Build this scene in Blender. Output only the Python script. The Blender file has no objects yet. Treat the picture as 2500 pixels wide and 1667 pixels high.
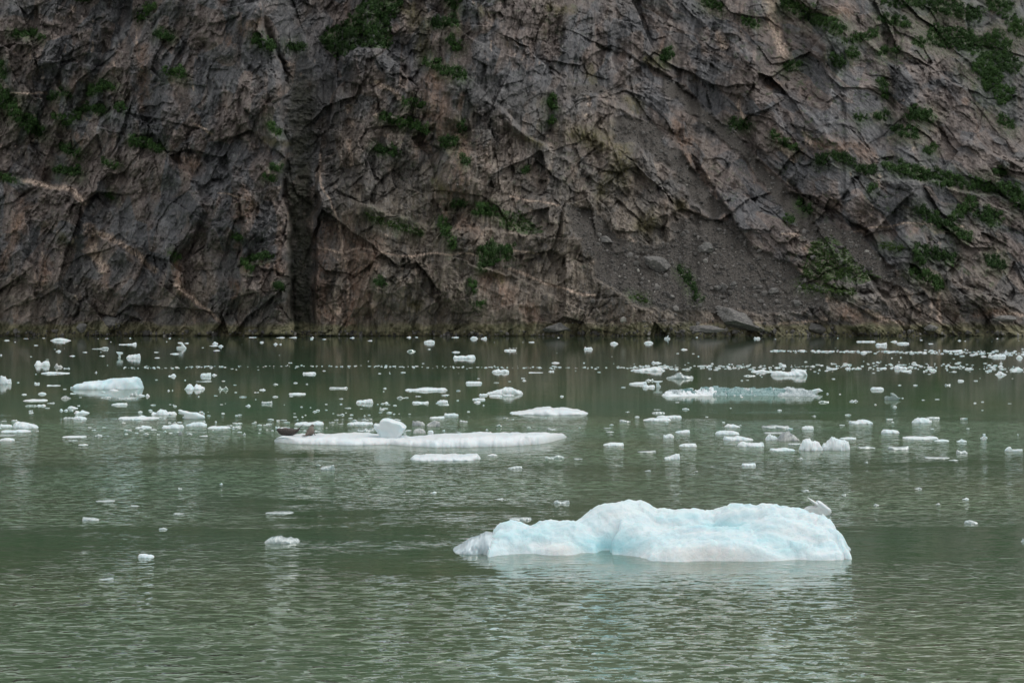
import bpy, bmesh, math, random
import numpy as np
from mathutils import Vector, noise as mnoise

# ------------------------------------------------------------------ camera, world, sun, exposure
sc = bpy.context.scene
COL = sc.collection
F = 3472.0          # focal length in photograph pixels (50 mm on a 36 mm wide frame of 2500 px)
H = 6.7             # camera height above the water
HZ = 783.0          # horizon row in the photograph
CX = 1250.0
cam_d = bpy.data.cameras.new('camera')
cam_d.lens = 50.0
cam_d.sensor_width = 36.0
cam_d.clip_start = 0.5
cam_d.clip_end = 8000.0
cam_d.shift_y = -(833.5 - HZ) / 2500.0
cam = bpy.data.objects.new('camera', cam_d)
cam.location = (0, 0, H)
cam.rotation_euler = (math.radians(90), 0, 0)
COL.objects.link(cam)
sc.camera = cam

SUN_EL, SUN_AZ = math.radians(62), math.radians(70)
world = bpy.data.worlds.new('World')
sc.world = world
world.use_nodes = True
wn = world.node_tree
wn.nodes.clear()
w_out = wn.nodes.new('ShaderNodeOutputWorld')
w_bg = wn.nodes.new('ShaderNodeBackground')
w_sky = wn.nodes.new('ShaderNodeTexSky')
w_sky.sky_type = 'NISHITA'
w_sky.sun_disc = False
w_sky.sun_elevation = SUN_EL
w_sky.sun_rotation = SUN_AZ
w_sky.air_density = 1.0
w_sky.dust_density = 10.0
w_sky.ozone_density = 1.0
w_hs = wn.nodes.new('ShaderNodeHueSaturation')
w_hs.inputs['Saturation'].default_value = 0.22
wn.links.new(w_sky.outputs[0], w_hs.inputs['Color'])
# a high, even cloud layer spreads most of the light over the whole sky
w_mix = wn.nodes.new('ShaderNodeMix'); w_mix.data_type = 'RGBA'
w_mix.inputs[0].default_value = 0.72
wn.links.new(w_hs.outputs[0], w_mix.inputs[6])
w_mix.inputs[7].default_value = (6.6, 6.75, 6.9, 1)
wn.links.new(w_mix.outputs[2], w_bg.inputs['Color'])
w_bg.inputs['Strength'].default_value = 0.15
wn.links.new(w_bg.outputs[0], w_out.inputs['Surface'])

sun_d = bpy.data.lights.new('sun', 'SUN')
sun_d.energy = 0.5
sun_d.angle = math.radians(40)
sun_d.color = (1.0, 0.96, 0.9)
sun = bpy.data.objects.new('sun', sun_d)
sd = Vector((math.sin(SUN_AZ) * math.cos(SUN_EL), math.cos(SUN_AZ) * math.cos(SUN_EL), math.sin(SUN_EL)))
sun.rotation_euler = (-sd).to_track_quat('-Z', 'Y').to_euler()
sun.location = (0, 0, 300)
COL.objects.link(sun)

sc.view_settings.view_transform = 'Standard'
sc.view_settings.look = 'None'
sc.view_settings.exposure = 0.0
sc.view_settings.gamma = 1.0
sc.render.engine = 'CYCLES'
sc.cycles.use_denoising = True
sc.cycles.max_bounces = 8
sc.cycles.transparent_max_bounces = 12
sc.cycles.sample_clamp_indirect = 6.0

random.seed(7)

# ------------------------------------------------------------------ helpers
def at(px, py, Y):
    """point seen at photograph pixel (px, py) that stands Y metres away"""
    return ((px - CX) / F * Y, Y, H - (py - HZ) / F * Y)

def base_dist(py):
    return F * H / (py - HZ)

def link(name, me, mat=None, parent=None, loc=None):
    o = bpy.data.objects.new(name, me)
    COL.objects.link(o)
    if mat is not None:
        me.materials.append(mat)
    if parent is not None:
        o.parent = parent
    if loc is not None:
        o.location = loc
    return o

def tag(o, label=None, cat=None, group=None, kind=None):
    if label: o['label'] = label
    if cat: o['category'] = cat
    if group: o['group'] = group
    if kind: o['kind'] = kind
    return o

def np_mesh(name, V, Q, smooth=True, tri=False):
    V = np.asarray(V, np.float32)
    Q = np.asarray(Q, np.int32)
    k = Q.shape[1]
    me = bpy.data.meshes.new(name)
    me.vertices.add(len(V))
    me.vertices.foreach_set('co', V.ravel())
    me.loops.add(Q.size)
    me.loops.foreach_set('vertex_index', Q.ravel())
    me.polygons.add(len(Q))
    me.polygons.foreach_set('loop_start', np.arange(0, Q.size, k, dtype=np.int32))
    me.polygons.foreach_set('use_smooth', np.full(len(Q), smooth, dtype=bool))
    me.update(calc_edges=True)
    return me

def grid_quads(nr, nc, wrap=False):
    i = np.arange(nr * nc).reshape(nr, nc)
    if wrap:
        i = np.concatenate([i, i[:, :1]], 1)
    return np.stack([i[:-1, :-1], i[:-1, 1:], i[1:, 1:], i[1:, :-1]], -1).reshape(-1, 4)

def col_attr(me, name, C):
    a = me.attributes.new(name, 'FLOAT_COLOR', 'POINT')
    a.data.foreach_set('color', np.asarray(C, np.float32).ravel())

def hash2(ix, iy, seed):
    h = (ix.astype(np.int64) * 374761393 + iy.astype(np.int64) * 668265263 + seed * 1274126177) & 0x7fffffff
    h = ((h ^ (h >> 13)) * 1274126177) & 0x7fffffff
    h = ((h ^ (h >> 16)) * 2246822519) & 0x7fffffff
    return ((h ^ (h >> 15)) & 0xffffff) / float(0xffffff)

def vnoise(x, y, seed=0):
    xi, yi = np.floor(x), np.floor(y)
    fx, fy = x - xi, y - yi
    fx = fx * fx * fx * (fx * (fx * 6 - 15) + 10)
    fy = fy * fy * fy * (fy * (fy * 6 - 15) + 10)
    a = hash2(xi, yi, seed); b = hash2(xi + 1, yi, seed)
    c = hash2(xi, yi + 1, seed); d = hash2(xi + 1, yi + 1, seed)
    return ((a * (1 - fx) + b * fx) * (1 - fy) + (c * (1 - fx) + d * fx) * fy) * 2 - 1

def fbm(x, y, seed=0, octv=4, gain=0.5, ridged=False):
    s = 0; a = 1; t = 0
    for o in range(octv):
        n = vnoise(x + 17.3 * o, y - 9.1 * o, seed + o)
        if ridged: n = 1 - 2 * np.abs(n)
        s = s + a * n; t += a; a *= gain
        x, y = x * 2.03, y * 2.03
    return s / t

def facet(px, py, size, aspect, ang, seed):
    """broken planes: every cell of a jittered lattice tilts its own way; also returns nearness to the crack between cells"""
    ca, sa = math.cos(ang), math.sin(ang)
    u = (px * ca + py * sa) / (size * aspect)
    v = (-px * sa + py * ca) / size
    ui, vi = np.floor(u), np.floor(v)
    best = np.full(u.shape, 1e9); sec = np.full(u.shape, 1e9); val = np.zeros(u.shape)
    for di in (-1, 0, 1):
        for dj in (-1, 0, 1):
            a, b = ui + di, vi + dj
            cx = a + 0.5 + 0.45 * (hash2(a, b, seed) * 2 - 1)
            cy = b + 0.5 + 0.45 * (hash2(a, b, seed + 1) * 2 - 1)
            dx, dy = u - cx, v - cy
            d = dx * dx + dy * dy
            vv = (hash2(a, b, seed + 2) - .5) * .9 + dx * (hash2(a, b, seed + 3) * 2 - 1) * 1.1 + dy * (hash2(a, b, seed + 4) * 2 - 1) * 1.1
            m = d < best
            sec = np.where(m, best, np.minimum(sec, d))
            val = np.where(m, vv, val)
            best = np.where(m, d, best)
    return val, np.clip(1 - (np.sqrt(sec) - np.sqrt(best)) / 0.12, 0, 1)

def sstep(x, a, b):
    t = np.clip((x - a) / (b - a), 0, 1)
    return t * t * (3 - 2 * t)

def poly_dist(px, py, pts):
    """distance to a polyline and the side of it (positive = right-hand side when walking along it, y down)"""
    best = np.full(px.shape, 1e9, np.float32); side = np.zeros(px.shape, np.float32)
    for (x0, y0), (x1, y1) in zip(pts[:-1], pts[1:]):
        dx, dy = x1 - x0, y1 - y0
        L2 = dx * dx + dy * dy
        t = np.clip(((px - x0) * dx + (py - y0) * dy) / L2, 0, 1)
        ex, ey = px - (x0 + t * dx), py - (y0 + t * dy)
        d = np.sqrt(ex * ex + ey * ey)
        s = np.sign(dx * ey - dy * ex)
        m = d < best
        best = np.where(m, d, best); side = np.where(m, s, side)
    return best, side

def in_poly(px, py, pts):
    c = np.zeros(px.shape, bool)
    n = len(pts)
    for i in range(n):
        x0, y0 = pts[i]; x1, y1 = pts[(i + 1) % n]
        if y0 == y1: continue
        c ^= ((y0 > py) != (y1 > py)) & (px < (x1 - x0) * (py - y0) / (y1 - y0) + x0)
    return c

# ------------------------------------------------------------------ materials
class NT:
    def __init__(self, name):
        self.m = bpy.data.materials.new(name)
        self.m.use_nodes = True
        self.t = self.m.node_tree
        self.t.nodes.clear()
        self.out = self.t.nodes.new('ShaderNodeOutputMaterial')
    def n(self, kind, **kw):
        nd = self.t.nodes.new('ShaderNode' + kind)
        for k, v in kw.items():
            if hasattr(nd, k) and k not in nd.inputs: setattr(nd, k, v)
            else: nd.inputs[k].default_value = v
        return nd
    def l(self, a, b): self.t.links.new(a, b)
    def pos(self): return self.n('NewGeometry').outputs['Position']
    def scaled(self, vec, s, rot=(0, 0, 0)):
        mp = self.n('Mapping'); mp.inputs['Scale'].default_value = s; mp.inputs['Rotation'].default_value = rot
        self.l(vec, mp.inputs['Vector']); return mp.outputs[0]
    def noise(self, vec, scale, detail=4, rough=0.55, dist=0.0):
        nd = self.n('TexNoise'); nd.inputs['Scale'].default_value = scale; nd.inputs['Detail'].default_value = detail
        nd.inputs['Roughness'].default_value = rough; nd.inputs['Distortion'].default_value = dist
        self.l(vec, nd.inputs['Vector']); return nd.outputs['Fac']
    def ramp(self, fac, stops):
        nd = self.n('ValToRGB'); e = nd.color_ramp.elements
        while len(e) < len(stops): e.new(0.5)
        for q, (p, c) in zip(e, stops):
            q.position = p; q.color = (c if isinstance(c, tuple) else (c, c, c)) + (1,)
        self.l(fac, nd.inputs[0]); return nd.outputs[0]
    def mix(self, fac, a, b, mode='MIX'):
        nd = self.n('Mix', data_type='RGBA', blend_type=mode)
        for sock, v in ((nd.inputs[0], fac), (nd.inputs[6], a), (nd.inputs[7], b)):
            if isinstance(v, (int, float)): sock.default_value = v
            elif isinstance(v, tuple): sock.default_value = v + (1,)
            else: self.l(v, sock)
        return nd.outputs[2]
    def math(self, op, a, b=0.5, clamp=False):
        nd = self.n('Math', operation=op); nd.use_clamp = clamp
        for sock, v in ((nd.inputs[0], a), (nd.inputs[1], b)):
            if isinstance(v, (int, float)): sock.default_value = v
            else: self.l(v, sock)
        return nd.outputs[0]
    def bump(self, h, strength, dist, normal=None):
        nd = self.n('Bump'); nd.inputs['Strength'].default_value = strength; nd.inputs['Distance'].default_value = dist
        self.l(h, nd.inputs['Height'])
        if normal is not None: self.l(normal, nd.inputs['Normal'])
        return nd.outputs[0]
    def principled(self, **kw):
        p = self.n('BsdfPrincipled')
        for k, v in kw.items():
            k = k.replace('_', ' ')
            if isinstance(v, (int, float)): p.inputs[k].default_value = v
            elif isinstance(v, tuple): p.inputs[k].default_value = v + (1,) if len(v) == 3 and 'Radius' not in k else v
            else: self.l(v, p.inputs[k])
        self.l(p.outputs[0], self.out.inputs['Surface'])
        return p

def mat_rock():
    k = NT('cliff_rock')
    P = k.pos()
    A = k.n('Attribute', attribute_name='mask_a'); sa = k.n('SeparateColor'); k.l(A.outputs['Color'], sa.inputs[0])
    B = k.n('Attribute', attribute_name='mask_b'); sb = k.n('SeparateColor'); k.l(B.outputs['Color'], sb.inputs[0])
    scree, moss, rust = sa.outputs
    pale, tide, brown = sb.outputs
    Ps = k.scaled(P, (1, .6, .28), (0, math.radians(14), 0))
    Pd = k.scaled(P, (1, .6, .35), (0, math.radians(-40), 0))
    SG = k.n('Attribute', attribute_name='mask_c'); sg = k.n('SeparateColor'); k.l(SG.outputs['Color'], sg.inputs[0])
    n_big = k.noise(P, 0.035, 5, .6, .6)
    n_mid = k.noise(Ps, 0.22, 6, .65, .8)
    n_fin = k.noise(Ps, 1.1, 5, .7, .5)
    n_dia = k.noise(Pd, 0.5, 5, .7, 1.0)
    grey = k.ramp(n_mid, [(.25, (.042, .043, .047)), (.45, (.082, .083, .089)), (.58, (.118, .118, .124)), (.75, (.20, .195, .195))])
    purple = k.ramp(n_mid, [(.25, (.048, .039, .037)), (.5, (.100, .081, .074)), (.75, (.19, .155, .136))])
    blk = k.math('ADD', k.math('MULTIPLY', sg.outputs[2], .6), k.math('MULTIPLY', n_big, .5))
    col = k.mix(k.ramp(blk, [(.44, 0.), (.62, 1.)]), grey, purple)
    tan = k.ramp(n_mid, [(.25, (.050, .042, .032)), (.5, (.120, .100, .077)), (.72, (.22, .185, .145))])
    col = k.mix(k.math('MULTIPLY', brown, k.ramp(n_dia, [(.3, .35), (.6, 1.)])), col, tan)
    rustc = k.ramp(n_fin, [(.3, (.095, .062, .048)), (.55, (.175, .112, .080)), (.75, (.30, .205, .14))])
    rfac = k.math('MULTIPLY', rust, k.ramp(n_mid, [(.38, .1), (.55, 1.)]))
    col = k.mix(rfac, col, rustc)
    # lichen-pale streaks running with the rock's grain
    streak = k.ramp(k.noise(Ps, 0.75, 6, .75, 1.6), [(.60, 0.), (.70, .55)])
    col = k.mix(streak, col, (.25, .225, .20))
    fleck = k.ramp(k.noise(Ps, 2.3, 4, .8, .8), [(.58, 0.), (.64, .8)])
    col = k.mix(fleck, col, (.31, .29, .265))
    crack = k.ramp(k.noise(Pd, 0.9, 6, .72, 1.2), [(.34, .5), (.44, 1.)])
    col = k.mix(1.0, col, crack, 'MULTIPLY')
    palec = k.ramp(n_fin, [(.3, (.23, .165, .125)), (.6, (.46, .36, .29))])
    col = k.mix(k.math('MULTIPLY', pale, k.ramp(n_fin, [(.39, .12), (.54, .95)])), col, palec)
    mossc = k.ramp(n_fin, [(.3, (.035, .033, .012)), (.6, (.085, .075, .027))])
    col = k.mix(k.math('MULTIPLY', moss, k.ramp(n_dia, [(.35, .25), (.6, .9)])), col, mossc)
    screec = k.ramp(k.noise(P, 1.6, 5, .8), [(.3, (.026, .022, .019)), (.5, (.041, .036, .031)), (.68, (.068, .060, .053)), (.78, (.15, .135, .12))])
    col = k.mix(scree, col, screec)
    col = k.mix(k.math('MULTIPLY', sg.outputs[0], k.ramp(n_fin, [(.40, 0.), (.52, 1.)])), col, (.032, .060, .016))
    col = k.mix(sg.outputs[1], col, k.ramp(n_fin, [(.3, (.012, .012, .009)), (.65, (.032, .034, .022))]))  # mossy gully fill, its colour darkened further to paint in the recess's shade
    tidec = k.ramp(n_mid, [(.3, (.060, .064, .036)), (.5, (.135, .126, .075)), (.7, (.21, .185, .12))])
    col = k.mix(tide, col, tidec)
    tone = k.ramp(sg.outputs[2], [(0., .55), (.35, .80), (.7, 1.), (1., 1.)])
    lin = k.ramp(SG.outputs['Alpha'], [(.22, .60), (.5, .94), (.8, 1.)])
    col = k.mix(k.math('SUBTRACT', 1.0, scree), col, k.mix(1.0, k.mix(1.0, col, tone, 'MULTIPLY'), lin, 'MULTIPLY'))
    vm = k.n('VectorMath', operation='SCALE'); vm.inputs['Scale'].default_value = 1.62; k.l(col, vm.inputs[0]); col = vm.outputs[0]
    nb = k.bump(n_fin, 1.0, .5)
    nb = k.bump(n_dia, .8, .8, nb)
    nb = k.bump(k.noise(P, 2.4, 4, .7), .6, .25, nb)
    k.principled(Base_Color=col, Roughness=.72, Normal=nb)
    k.t.nodes['Principled BSDF'].inputs['Specular IOR Level'].default_value = .35
    return k.m

def mat_leaf(name, dark, light):
    k = NT(name)
    a = k.n('Attribute', attribute_name='tint'); s = k.n('SeparateColor'); k.l(a.outputs['Color'], s.inputs[0])
    c = k.ramp(s.outputs[0], [(0., dark), (.7, light), (1., tuple(v * 1.25 + w for v, w in zip(light, (.012, .006, .0))))])
    k.principled(Base_Color=c, Roughness=.75)
    k.t.nodes['Principled BSDF'].inputs['Specular IOR Level'].default_value = .2
    return k.m

def mat_stone():
    k = NT('fallen_stone')
    P = k.pos()
    o = k.n('ObjectInfo')
    n = k.noise(P, .9, 6, .7)
    c = k.ramp(n, [(.3, (.06, .058, .056)), (.52, (.13, .126, .12)), (.72, (.28, .26, .235))])
    n2 = k.noise(P, 5, 4, .7)
    k.principled(Base_Color=c, Roughness=.8, Normal=k.bump(n2, .7, .15))
    return k.m

def mat_ice(name, white, blue, lo, hi, sss=.35, rough=.35, scale=1.0, bumpd=.03, trans=0.0):
    k = NT(name)
    P = k.pos()
    n = k.noise(P, .9 * scale, 4, .5, .8)
    n2 = k.noise(P, 7 * scale, 5, .65, .4)
    c = k.mix(k.ramp(n, [(lo, 0.), (hi, 1.)]), white, blue)
    c = k.mix(k.ramp(n2, [(.55, 0.), (.8, .25)]), c, (.86, .88, .88))
    c = k.mix(1.0, c, (.77, .80, .815), 'MULTIPLY')
    p = k.principled(Base_Color=c, Roughness=rough, Normal=k.bump(n2, .55, bumpd))
    p.inputs['Subsurface Weight'].default_value = sss
    p.inputs['Subsurface Radius'].default_value = (.10, .26, .32)
    p.inputs['Subsurface Scale'].default_value = .6
    p.inputs['IOR'].default_value = 1.31
    p.inputs['Transmission Weight'].default_value = trans
    return k.m

def mat_berg():
    k = NT('glacier_ice')
    P = k.pos()
    A = k.n('Attribute', attribute_name='ice'); sp = k.n('SeparateColor'); k.l(A.outputs['Color'], sp.inputs[0])
    blue, snow = sp.outputs[0], sp.outputs[1]
    Pl = k.scaled(P, (.6, 1, 2.2), (0, math.radians(12), 0))
    n = k.noise(Pl, 1.3, 5, .55, 1.4)
    f = k.math('ADD', k.math('MULTIPLY', blue, .9), k.math('MULTIPLY', k.math('SUBTRACT', n, .5), .9), True)
    c = k.ramp(f, [(0., (.88, .92, .92)), (.3, (.74, .87, .90)), (.62, (.62, .83, .87)), (1., (.44, .75, .81))])
    c = k.mix(snow, c, (.88, .88, .86))
    vein = k.ramp(k.noise(Pl, 3.1, 3, .5, 2.5), [(.47, 0.), (.5, .35), (.53, 0.)])
    c = k.mix(vein, c, (.55, .72, .75))
    c = k.mix(1.0, c, (.80, .825, .835), 'MULTIPLY')
    n2 = k.noise(P, 5, 5, .6, .3)
    p = k.principled(Base_Color=c, Roughness=.30, Normal=k.bump(k.noise(P, 16, 3, .6), .35, .012, k.bump(n2, .8, .05)))
    p.inputs['Subsurface Weight'].default_value = .5
    p.inputs['Subsurface Radius'].default_value = (.12, .34, .42)
    p.inputs['Subsurface Scale'].default_value = .8
    p.inputs['IOR'].default_value = 1.31
    return k.m

def mat_clear(name, tint, rough=.12, mixd=.35, dcol=(.45, .58, .58), bd=.1):
    k = NT(name)
    P = k.pos()
    n = k.noise(P, 2.2, 5, .6, 1.0)
    c = k.mix(k.ramp(n, [(.4, 0.), (.62, 1.)]), tint, dcol)
    nb = k.bump(k.noise(P, 4, 4, .6), .6, bd)
    p = k.principled(Base_Color=c, Roughness=rough, Normal=nb)
    p.inputs['IOR'].default_value = 1.31
    p.inputs['Transmission Weight'].default_value = 1 - mixd
    return k.m

def mat_water():
    k = NT('fjord_water')
    P = k.pos()
    xyz = k.n('SeparateXYZ'); k.l(P, xyz.inputs[0])
    Y = xyz.outputs[1]; X = xyz.outputs[0]
    # where the wind ruffles the water: bands across the fjord, broken up by large drifting patches
    wob = k.noise(k.scaled(P, (.25, 1, 1)), .14, 5, .65)
    Yw = k.math('ADD', Y, k.math('MULTIPLY', k.math('SUBTRACT', wob, .5), 24.0))
    mr = k.n('MapRange'); mr.inputs['From Min'].default_value = 20; mr.inputs['From Max'].default_value = 140
    k.l(Yw, mr.inputs['Value'])
    def yy(v): return (v - 20) / 120.0
    band = k.ramp(mr.outputs[0], [(0, 1.), (yy(32), .95), (yy(39), .42), (yy(46), .36), (yy(52), .80), (yy(57), .80), (yy(65), .40),
                                  (yy(72), .80), (yy(90), .90), (yy(99), .40), (yy(112), .16), (1., .10)])
    patch = k.ramp(k.noise(k.scaled(P, (.4, 1, 1)), .11, 4, .55), [(.34, .40), (.60, 1.10)])
    amp = k.math('MULTIPLY', band, patch)
    far = k.n('MapRange'); far.inputs['From Min'].default_value = 100; far.inputs['From Max'].default_value = 420
    far.inputs['To Min'].default_value = 1.; far.inputs['To Max'].default_value = .35
    k.l(Y, far.inputs['Value'])
    amp = k.math('MULTIPLY', amp, far.outputs[0])
    # gentle undulation everywhere, and steep little wavelets where the wind reaches
    w1 = k.noise(k.scaled(P, (.42, 1, 1), (0, 0, math.radians(6))), 2.4, 2, .5, .4)
    w2 = k.noise(k.scaled(P, (.44, 1, 1), (0, 0, math.radians(-7))), 3.3, 2, .45, .6)
    w4 = k.noise(k.scaled(P, (.44, 1, 1), (0, 0, math.radians(4))), 7.0, 2, .5, .6)
    w3 = k.noise(k.scaled(P, (.5, 1, 1)), .55, 2, .5, .2)
    crest = k.ramp(w2, [(.555, 0.), (.80, 1.)]); crest2 = k.ramp(w4, [(.57, 0.), (.82, 1.)])
    ca = k.ramp(amp, [(.30, 0.), (.95, 1.)])
    low_ = k.math('MULTIPLY', k.math('ADD', k.math('MULTIPLY', w1, .028), k.math('MULTIPLY', w3, .06)), k.math('ADD', amp, .04))
    high = k.math('MULTIPLY', k.math('ADD', k.math('MULTIPLY', crest, .135), k.math('MULTIPLY', crest2, .055)), ca)
    h = k.math('ADD', low_, high)
    nb = k.bump(h, 1.0, 1.0)
    tone = k.noise(k.scaled(P, (.3, 1, 1)), .05, 3, .5)
    body = k.ramp(tone, [(.35, (.116, .200, .119)), (.65, (.156, .206, .112))])
    dif = k.n('BsdfDiffuse'); k.l(body, dif.inputs['Color'])
    tra = k.n('BsdfTransparent'); tra.inputs['Color'].default_value = (.72, .95, .88, 1)
    m1 = k.n('MixShader'); m1.inputs[0].default_value = .35
    k.l(dif.outputs[0], m1.inputs[1]); k.l(tra.outputs[0], m1.inputs[2])
    gl = k.n('BsdfGlossy'); gl.inputs['Roughness'].default_value = .035; k.l(nb, gl.inputs['Normal'])
    fr = k.n('Fresnel'); fr.inputs['IOR'].default_value = 1.6; k.l(nb, fr.inputs['Normal'])
    m2 = k.n('MixShader'); mr2 = k.n('MapRange'); mr2.inputs['From Min'].default_value = 0; mr2.inputs['From Max'].default_value = 600
    k.l(Y, mr2.inputs['Value'])
    f2 = k.ramp(mr2.outputs[0], [(.05, .78), (.10, .56), (.17, .44), (.28, .49), (.6, .51)])
    k.l(k.math('MULTIPLY', k.math('MULTIPLY', fr.outputs[0], f2), 2.0, True), m2.inputs[0]); k.l(m1.outputs[0], m2.inputs[1]); k.l(gl.outputs[0], m2.inputs[2])
    k.l(m2.outputs[0], k.out.inputs['Surface'])
    return k.m

def mat_plain(name, col, rough=.7, mottle=None, scale=20, lo=.45, hi=.6):
    k = NT(name)
    c = col
    tc = k.n('TexCoord').outputs['Object']
    n = k.noise(tc, scale, 4, .6, .3)
    c = k.mix(k.ramp(n, [(lo, 0.), (hi, 1.)]), col, mottle if mottle else tuple(v * .8 for v in col))
    k.principled(Base_Color=c, Roughness=rough)
    return k.m

def mat_rubble():
    k = NT('scree_stone')
    a = k.n('Attribute', attribute_name='tint'); s = k.n('SeparateColor'); k.l(a.outputs['Color'], s.inputs[0])
    c = k.ramp(s.outputs[0], [(0., (.035, .033, .031)), (.45, (.085, .080, .074)), (.8, (.17, .16, .15)), (1., (.42, .40, .36))])
    k.principled(Base_Color=c, Roughness=.85)
    return k.m
M_RUBBLE = mat_rubble()
M_ROCK = mat_rock(); M_STONE = mat_stone(); M_WATER = mat_water()
M_LEAF = mat_leaf('alder_leaf', (.016, .036, .011), (.048, .102, .028))
M_GRASS = mat_leaf('slope_grass', (.024, .045, .012), (.066, .112, .030))
M_BERG = mat_berg()
M_WHITE = mat_ice('white_ice', (.86, .89, .89), (.74, .86, .88), .42, .72, scale=.7)
M_SNOW = mat_ice('snow_ice', (.88, .90, .90), (.78, .87, .90), .45, .75, sss=.25, scale=.6, bumpd=.06)
M_BLUE = mat_ice('blue_white_ice', (.84, .93, .95), (.60, .82, .88), .42, .7, sss=.5, scale=.5)
M_TIP = mat_ice('grey_clear_ice', (.70, .80, .83), (.48, .58, .62), .42, .62, sss=.3, rough=.22, scale=.9, bumpd=.02, trans=.12)
M_GREY = mat_ice('watery_ice', (.55, .61, .59), (.38, .48, .46), .4, .65, sss=.2, rough=.2, scale=1.4, trans=.25)
M_GREEN = mat_ice('green_ice', (.36, .48, .42), (.27, .39, .34), .4, .65, sss=.2, rough=.2, scale=1.4, trans=.35)
M_DIRTY = mat_ice('dirty_ice', (.62, .62, .59), (.33, .35, .35), .45, .6, sss=.15, rough=.3, scale=1.6)
M_TEAL = mat_clear('teal_clear_ice', (.42, .66, .68), .1, .45, (.33, .52, .53))
M_GLASS = mat_clear('clear_ice', (.80, .89, .92), .2, .55, (.50, .60, .64), .03)
M_FUR = mat_plain('spotted_fur', (.024, .019, .016), .6, (.095, .078, .065), 24, .48, .64)
M_FUR2 = mat_plain('tan_fur', (.085, .067, .054), .6, (.15, .12, .098), 18, .45, .62)
M_FLIP = mat_plain('flipper_skin', (.022, .020, .020), .45)
M_FEATHER = mat_plain('gull_feather', (.80, .80, .78), .8)
M_WING = mat_plain('gull_wing', (.42, .44, .46), .8)
M_BEAK = mat_plain('gull_beak', (.55, .38, .06), .5)

# ------------------------------------------------------------------ the cliff
xs = np.concatenate([np.linspace(-1500, -40, 100, endpoint=False), np.arange(-40, 2541, 2.0), np.linspace(2560, 4000, 100)])
ys = np.concatenate([[880, 860, 845, 835, 828], np.arange(824, -24, -1.85), -24 - np.cumsum(np.linspace(4, 18, 28))])
PX, PY = np.meshgrid(xs.astype(np.float64), ys.astype(np.float64))
WX = PX + 14 * fbm(PX / 90, PY / 90, 11, 3)          # warped coordinates keep edges from running straight
WY = PY + 14 * fbm(PX / 90, PY / 90, 21, 3)

SCREE = [
    [(1395, 495), (1440, 520), (1520, 585), (1600, 600), (1690, 565), (1740, 545), (1800, 600), (1860, 640), (1930, 640), (1960, 700), (2030, 745), (1960, 770), (1800, 750), (1700, 765), (1560, 755), (1470, 690), (1430, 610), (1390, 530)],
    [(1610, 180), (1680, 235), (1760, 300), (1850, 385), (1930, 470), (1990, 545), (2080, 560), (2160, 640), (2240, 720), (2180, 700), (2080, 650), (2010, 600), (1940, 560), (1880, 470), (1800, 380), (1700, 290), (1620, 230)],
    [(1500, 290), (1600, 300), (1660, 380), (1720, 450), (1780, 530), (1740, 540), (1690, 480), (1630, 400), (1560, 350), (1500, 345)],
    [(1380, 195), (1480, 200), (1480, 230), (1400, 232)],
    [(1640, 560), (1700, 520), (1790, 555), (1880, 640), (1850, 700), (1700, 690)],
]
scree = np.zeros(PX.shape)
for pl in SCREE:
    _e = fbm(PX / 45, PY / 32, 33, 4, .6)
    scree = np.maximum(scree, in_poly(WX + 22 * _e, WY + 14 * fbm(PX / 45, PY / 32, 37, 4, .6), pl) * 1.0)
# soften the edges of the scree
for _ in range(5):
    scree[1:-1, 1:-1] = (scree[1:-1, 1:-1] * 2 + scree[:-2, 1:-1] + scree[2:, 1:-1] + scree[1:-1, :-2] + scree[1:-1, 2:]) / 6

c = np.interp(PX, [-1500, 0, 600, 690, 770, 900, 1150, 1500, 1900, 2500, 4000], [.35, .20, .20, .30, .42, .40, .46, .72, .88, .92, .8])
c = c * (1 + .75 * fbm(WX / 130, WY / 45, 31, 3)) + .05
low = sstep(PY, 700, 780)
c = c * (1 - low * .45)
c = c * (1 - scree) + scree * 1.25
c = np.clip(c, .04, 1.35)
up = sstep(-PY, 0, 300)
c = c * (1 - up) + up * np.interp(PX, [-1500, 700, 1500, 4000], [.8, .8, 1.0, 1.1])

Yd = np.zeros(PX.shape)
Yd[0] = 621 + 5 * fbm(xs / 160, xs * 0, 5, 4) + 2.5 * fbm(xs / 26, xs * 0, 6, 3) + 3 * np.sin(xs / 230)
for i in range(1, len(ys)):
    e = (HZ - ys[i]) / F
    dp = ys[i - 1] - ys[i]
    cc = np.where(ys[i] > 826, .3, c[i])
    Yd[i] = Yd[i - 1] + cc * Yd[i - 1] / F * dp / (1 - cc * e)

disp = np.zeros(PX.shape)
EN = fbm(PX / 16, PY / 16, 51, 4, .6); EN2 = fbm(PX / 70, PY / 70, 53, 2)
def edge(pts, amp, right=True, decay=120, width=7, rough=1.0):
    """a broken edge: the rock on one side stands proud of the other and falls back with distance"""
    global disp
    d, s = poly_dist(WX, WY, pts)
    sd_ = d * s * (1 if right else -1) + 7 * EN * rough
    amp = amp * (1 + (.9 * EN2 - .25) * rough)
    width = width * .8
    disp = disp + amp * sstep(sd_, -width, width) * np.exp(-np.maximum(sd_, 0) / decay) * np.exp(-np.maximum(d - decay * 3, 0) / 20)
def groove(pts, r, depth):
    global disp
    d, s = poly_dist(WX, WY, pts)
    disp = disp - depth * np.exp(-(d / r) ** 2)
def bulge(x, y, rx, ry, h):
    global disp
    q = ((WX - x) / rx) ** 2 + ((WY - y) / ry) ** 2
    disp = disp + h * np.clip(1 - q * (1 + .7 * fbm(PX / 26, PY / 26, int(x), 3)), 0, 1) ** .8

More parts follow.
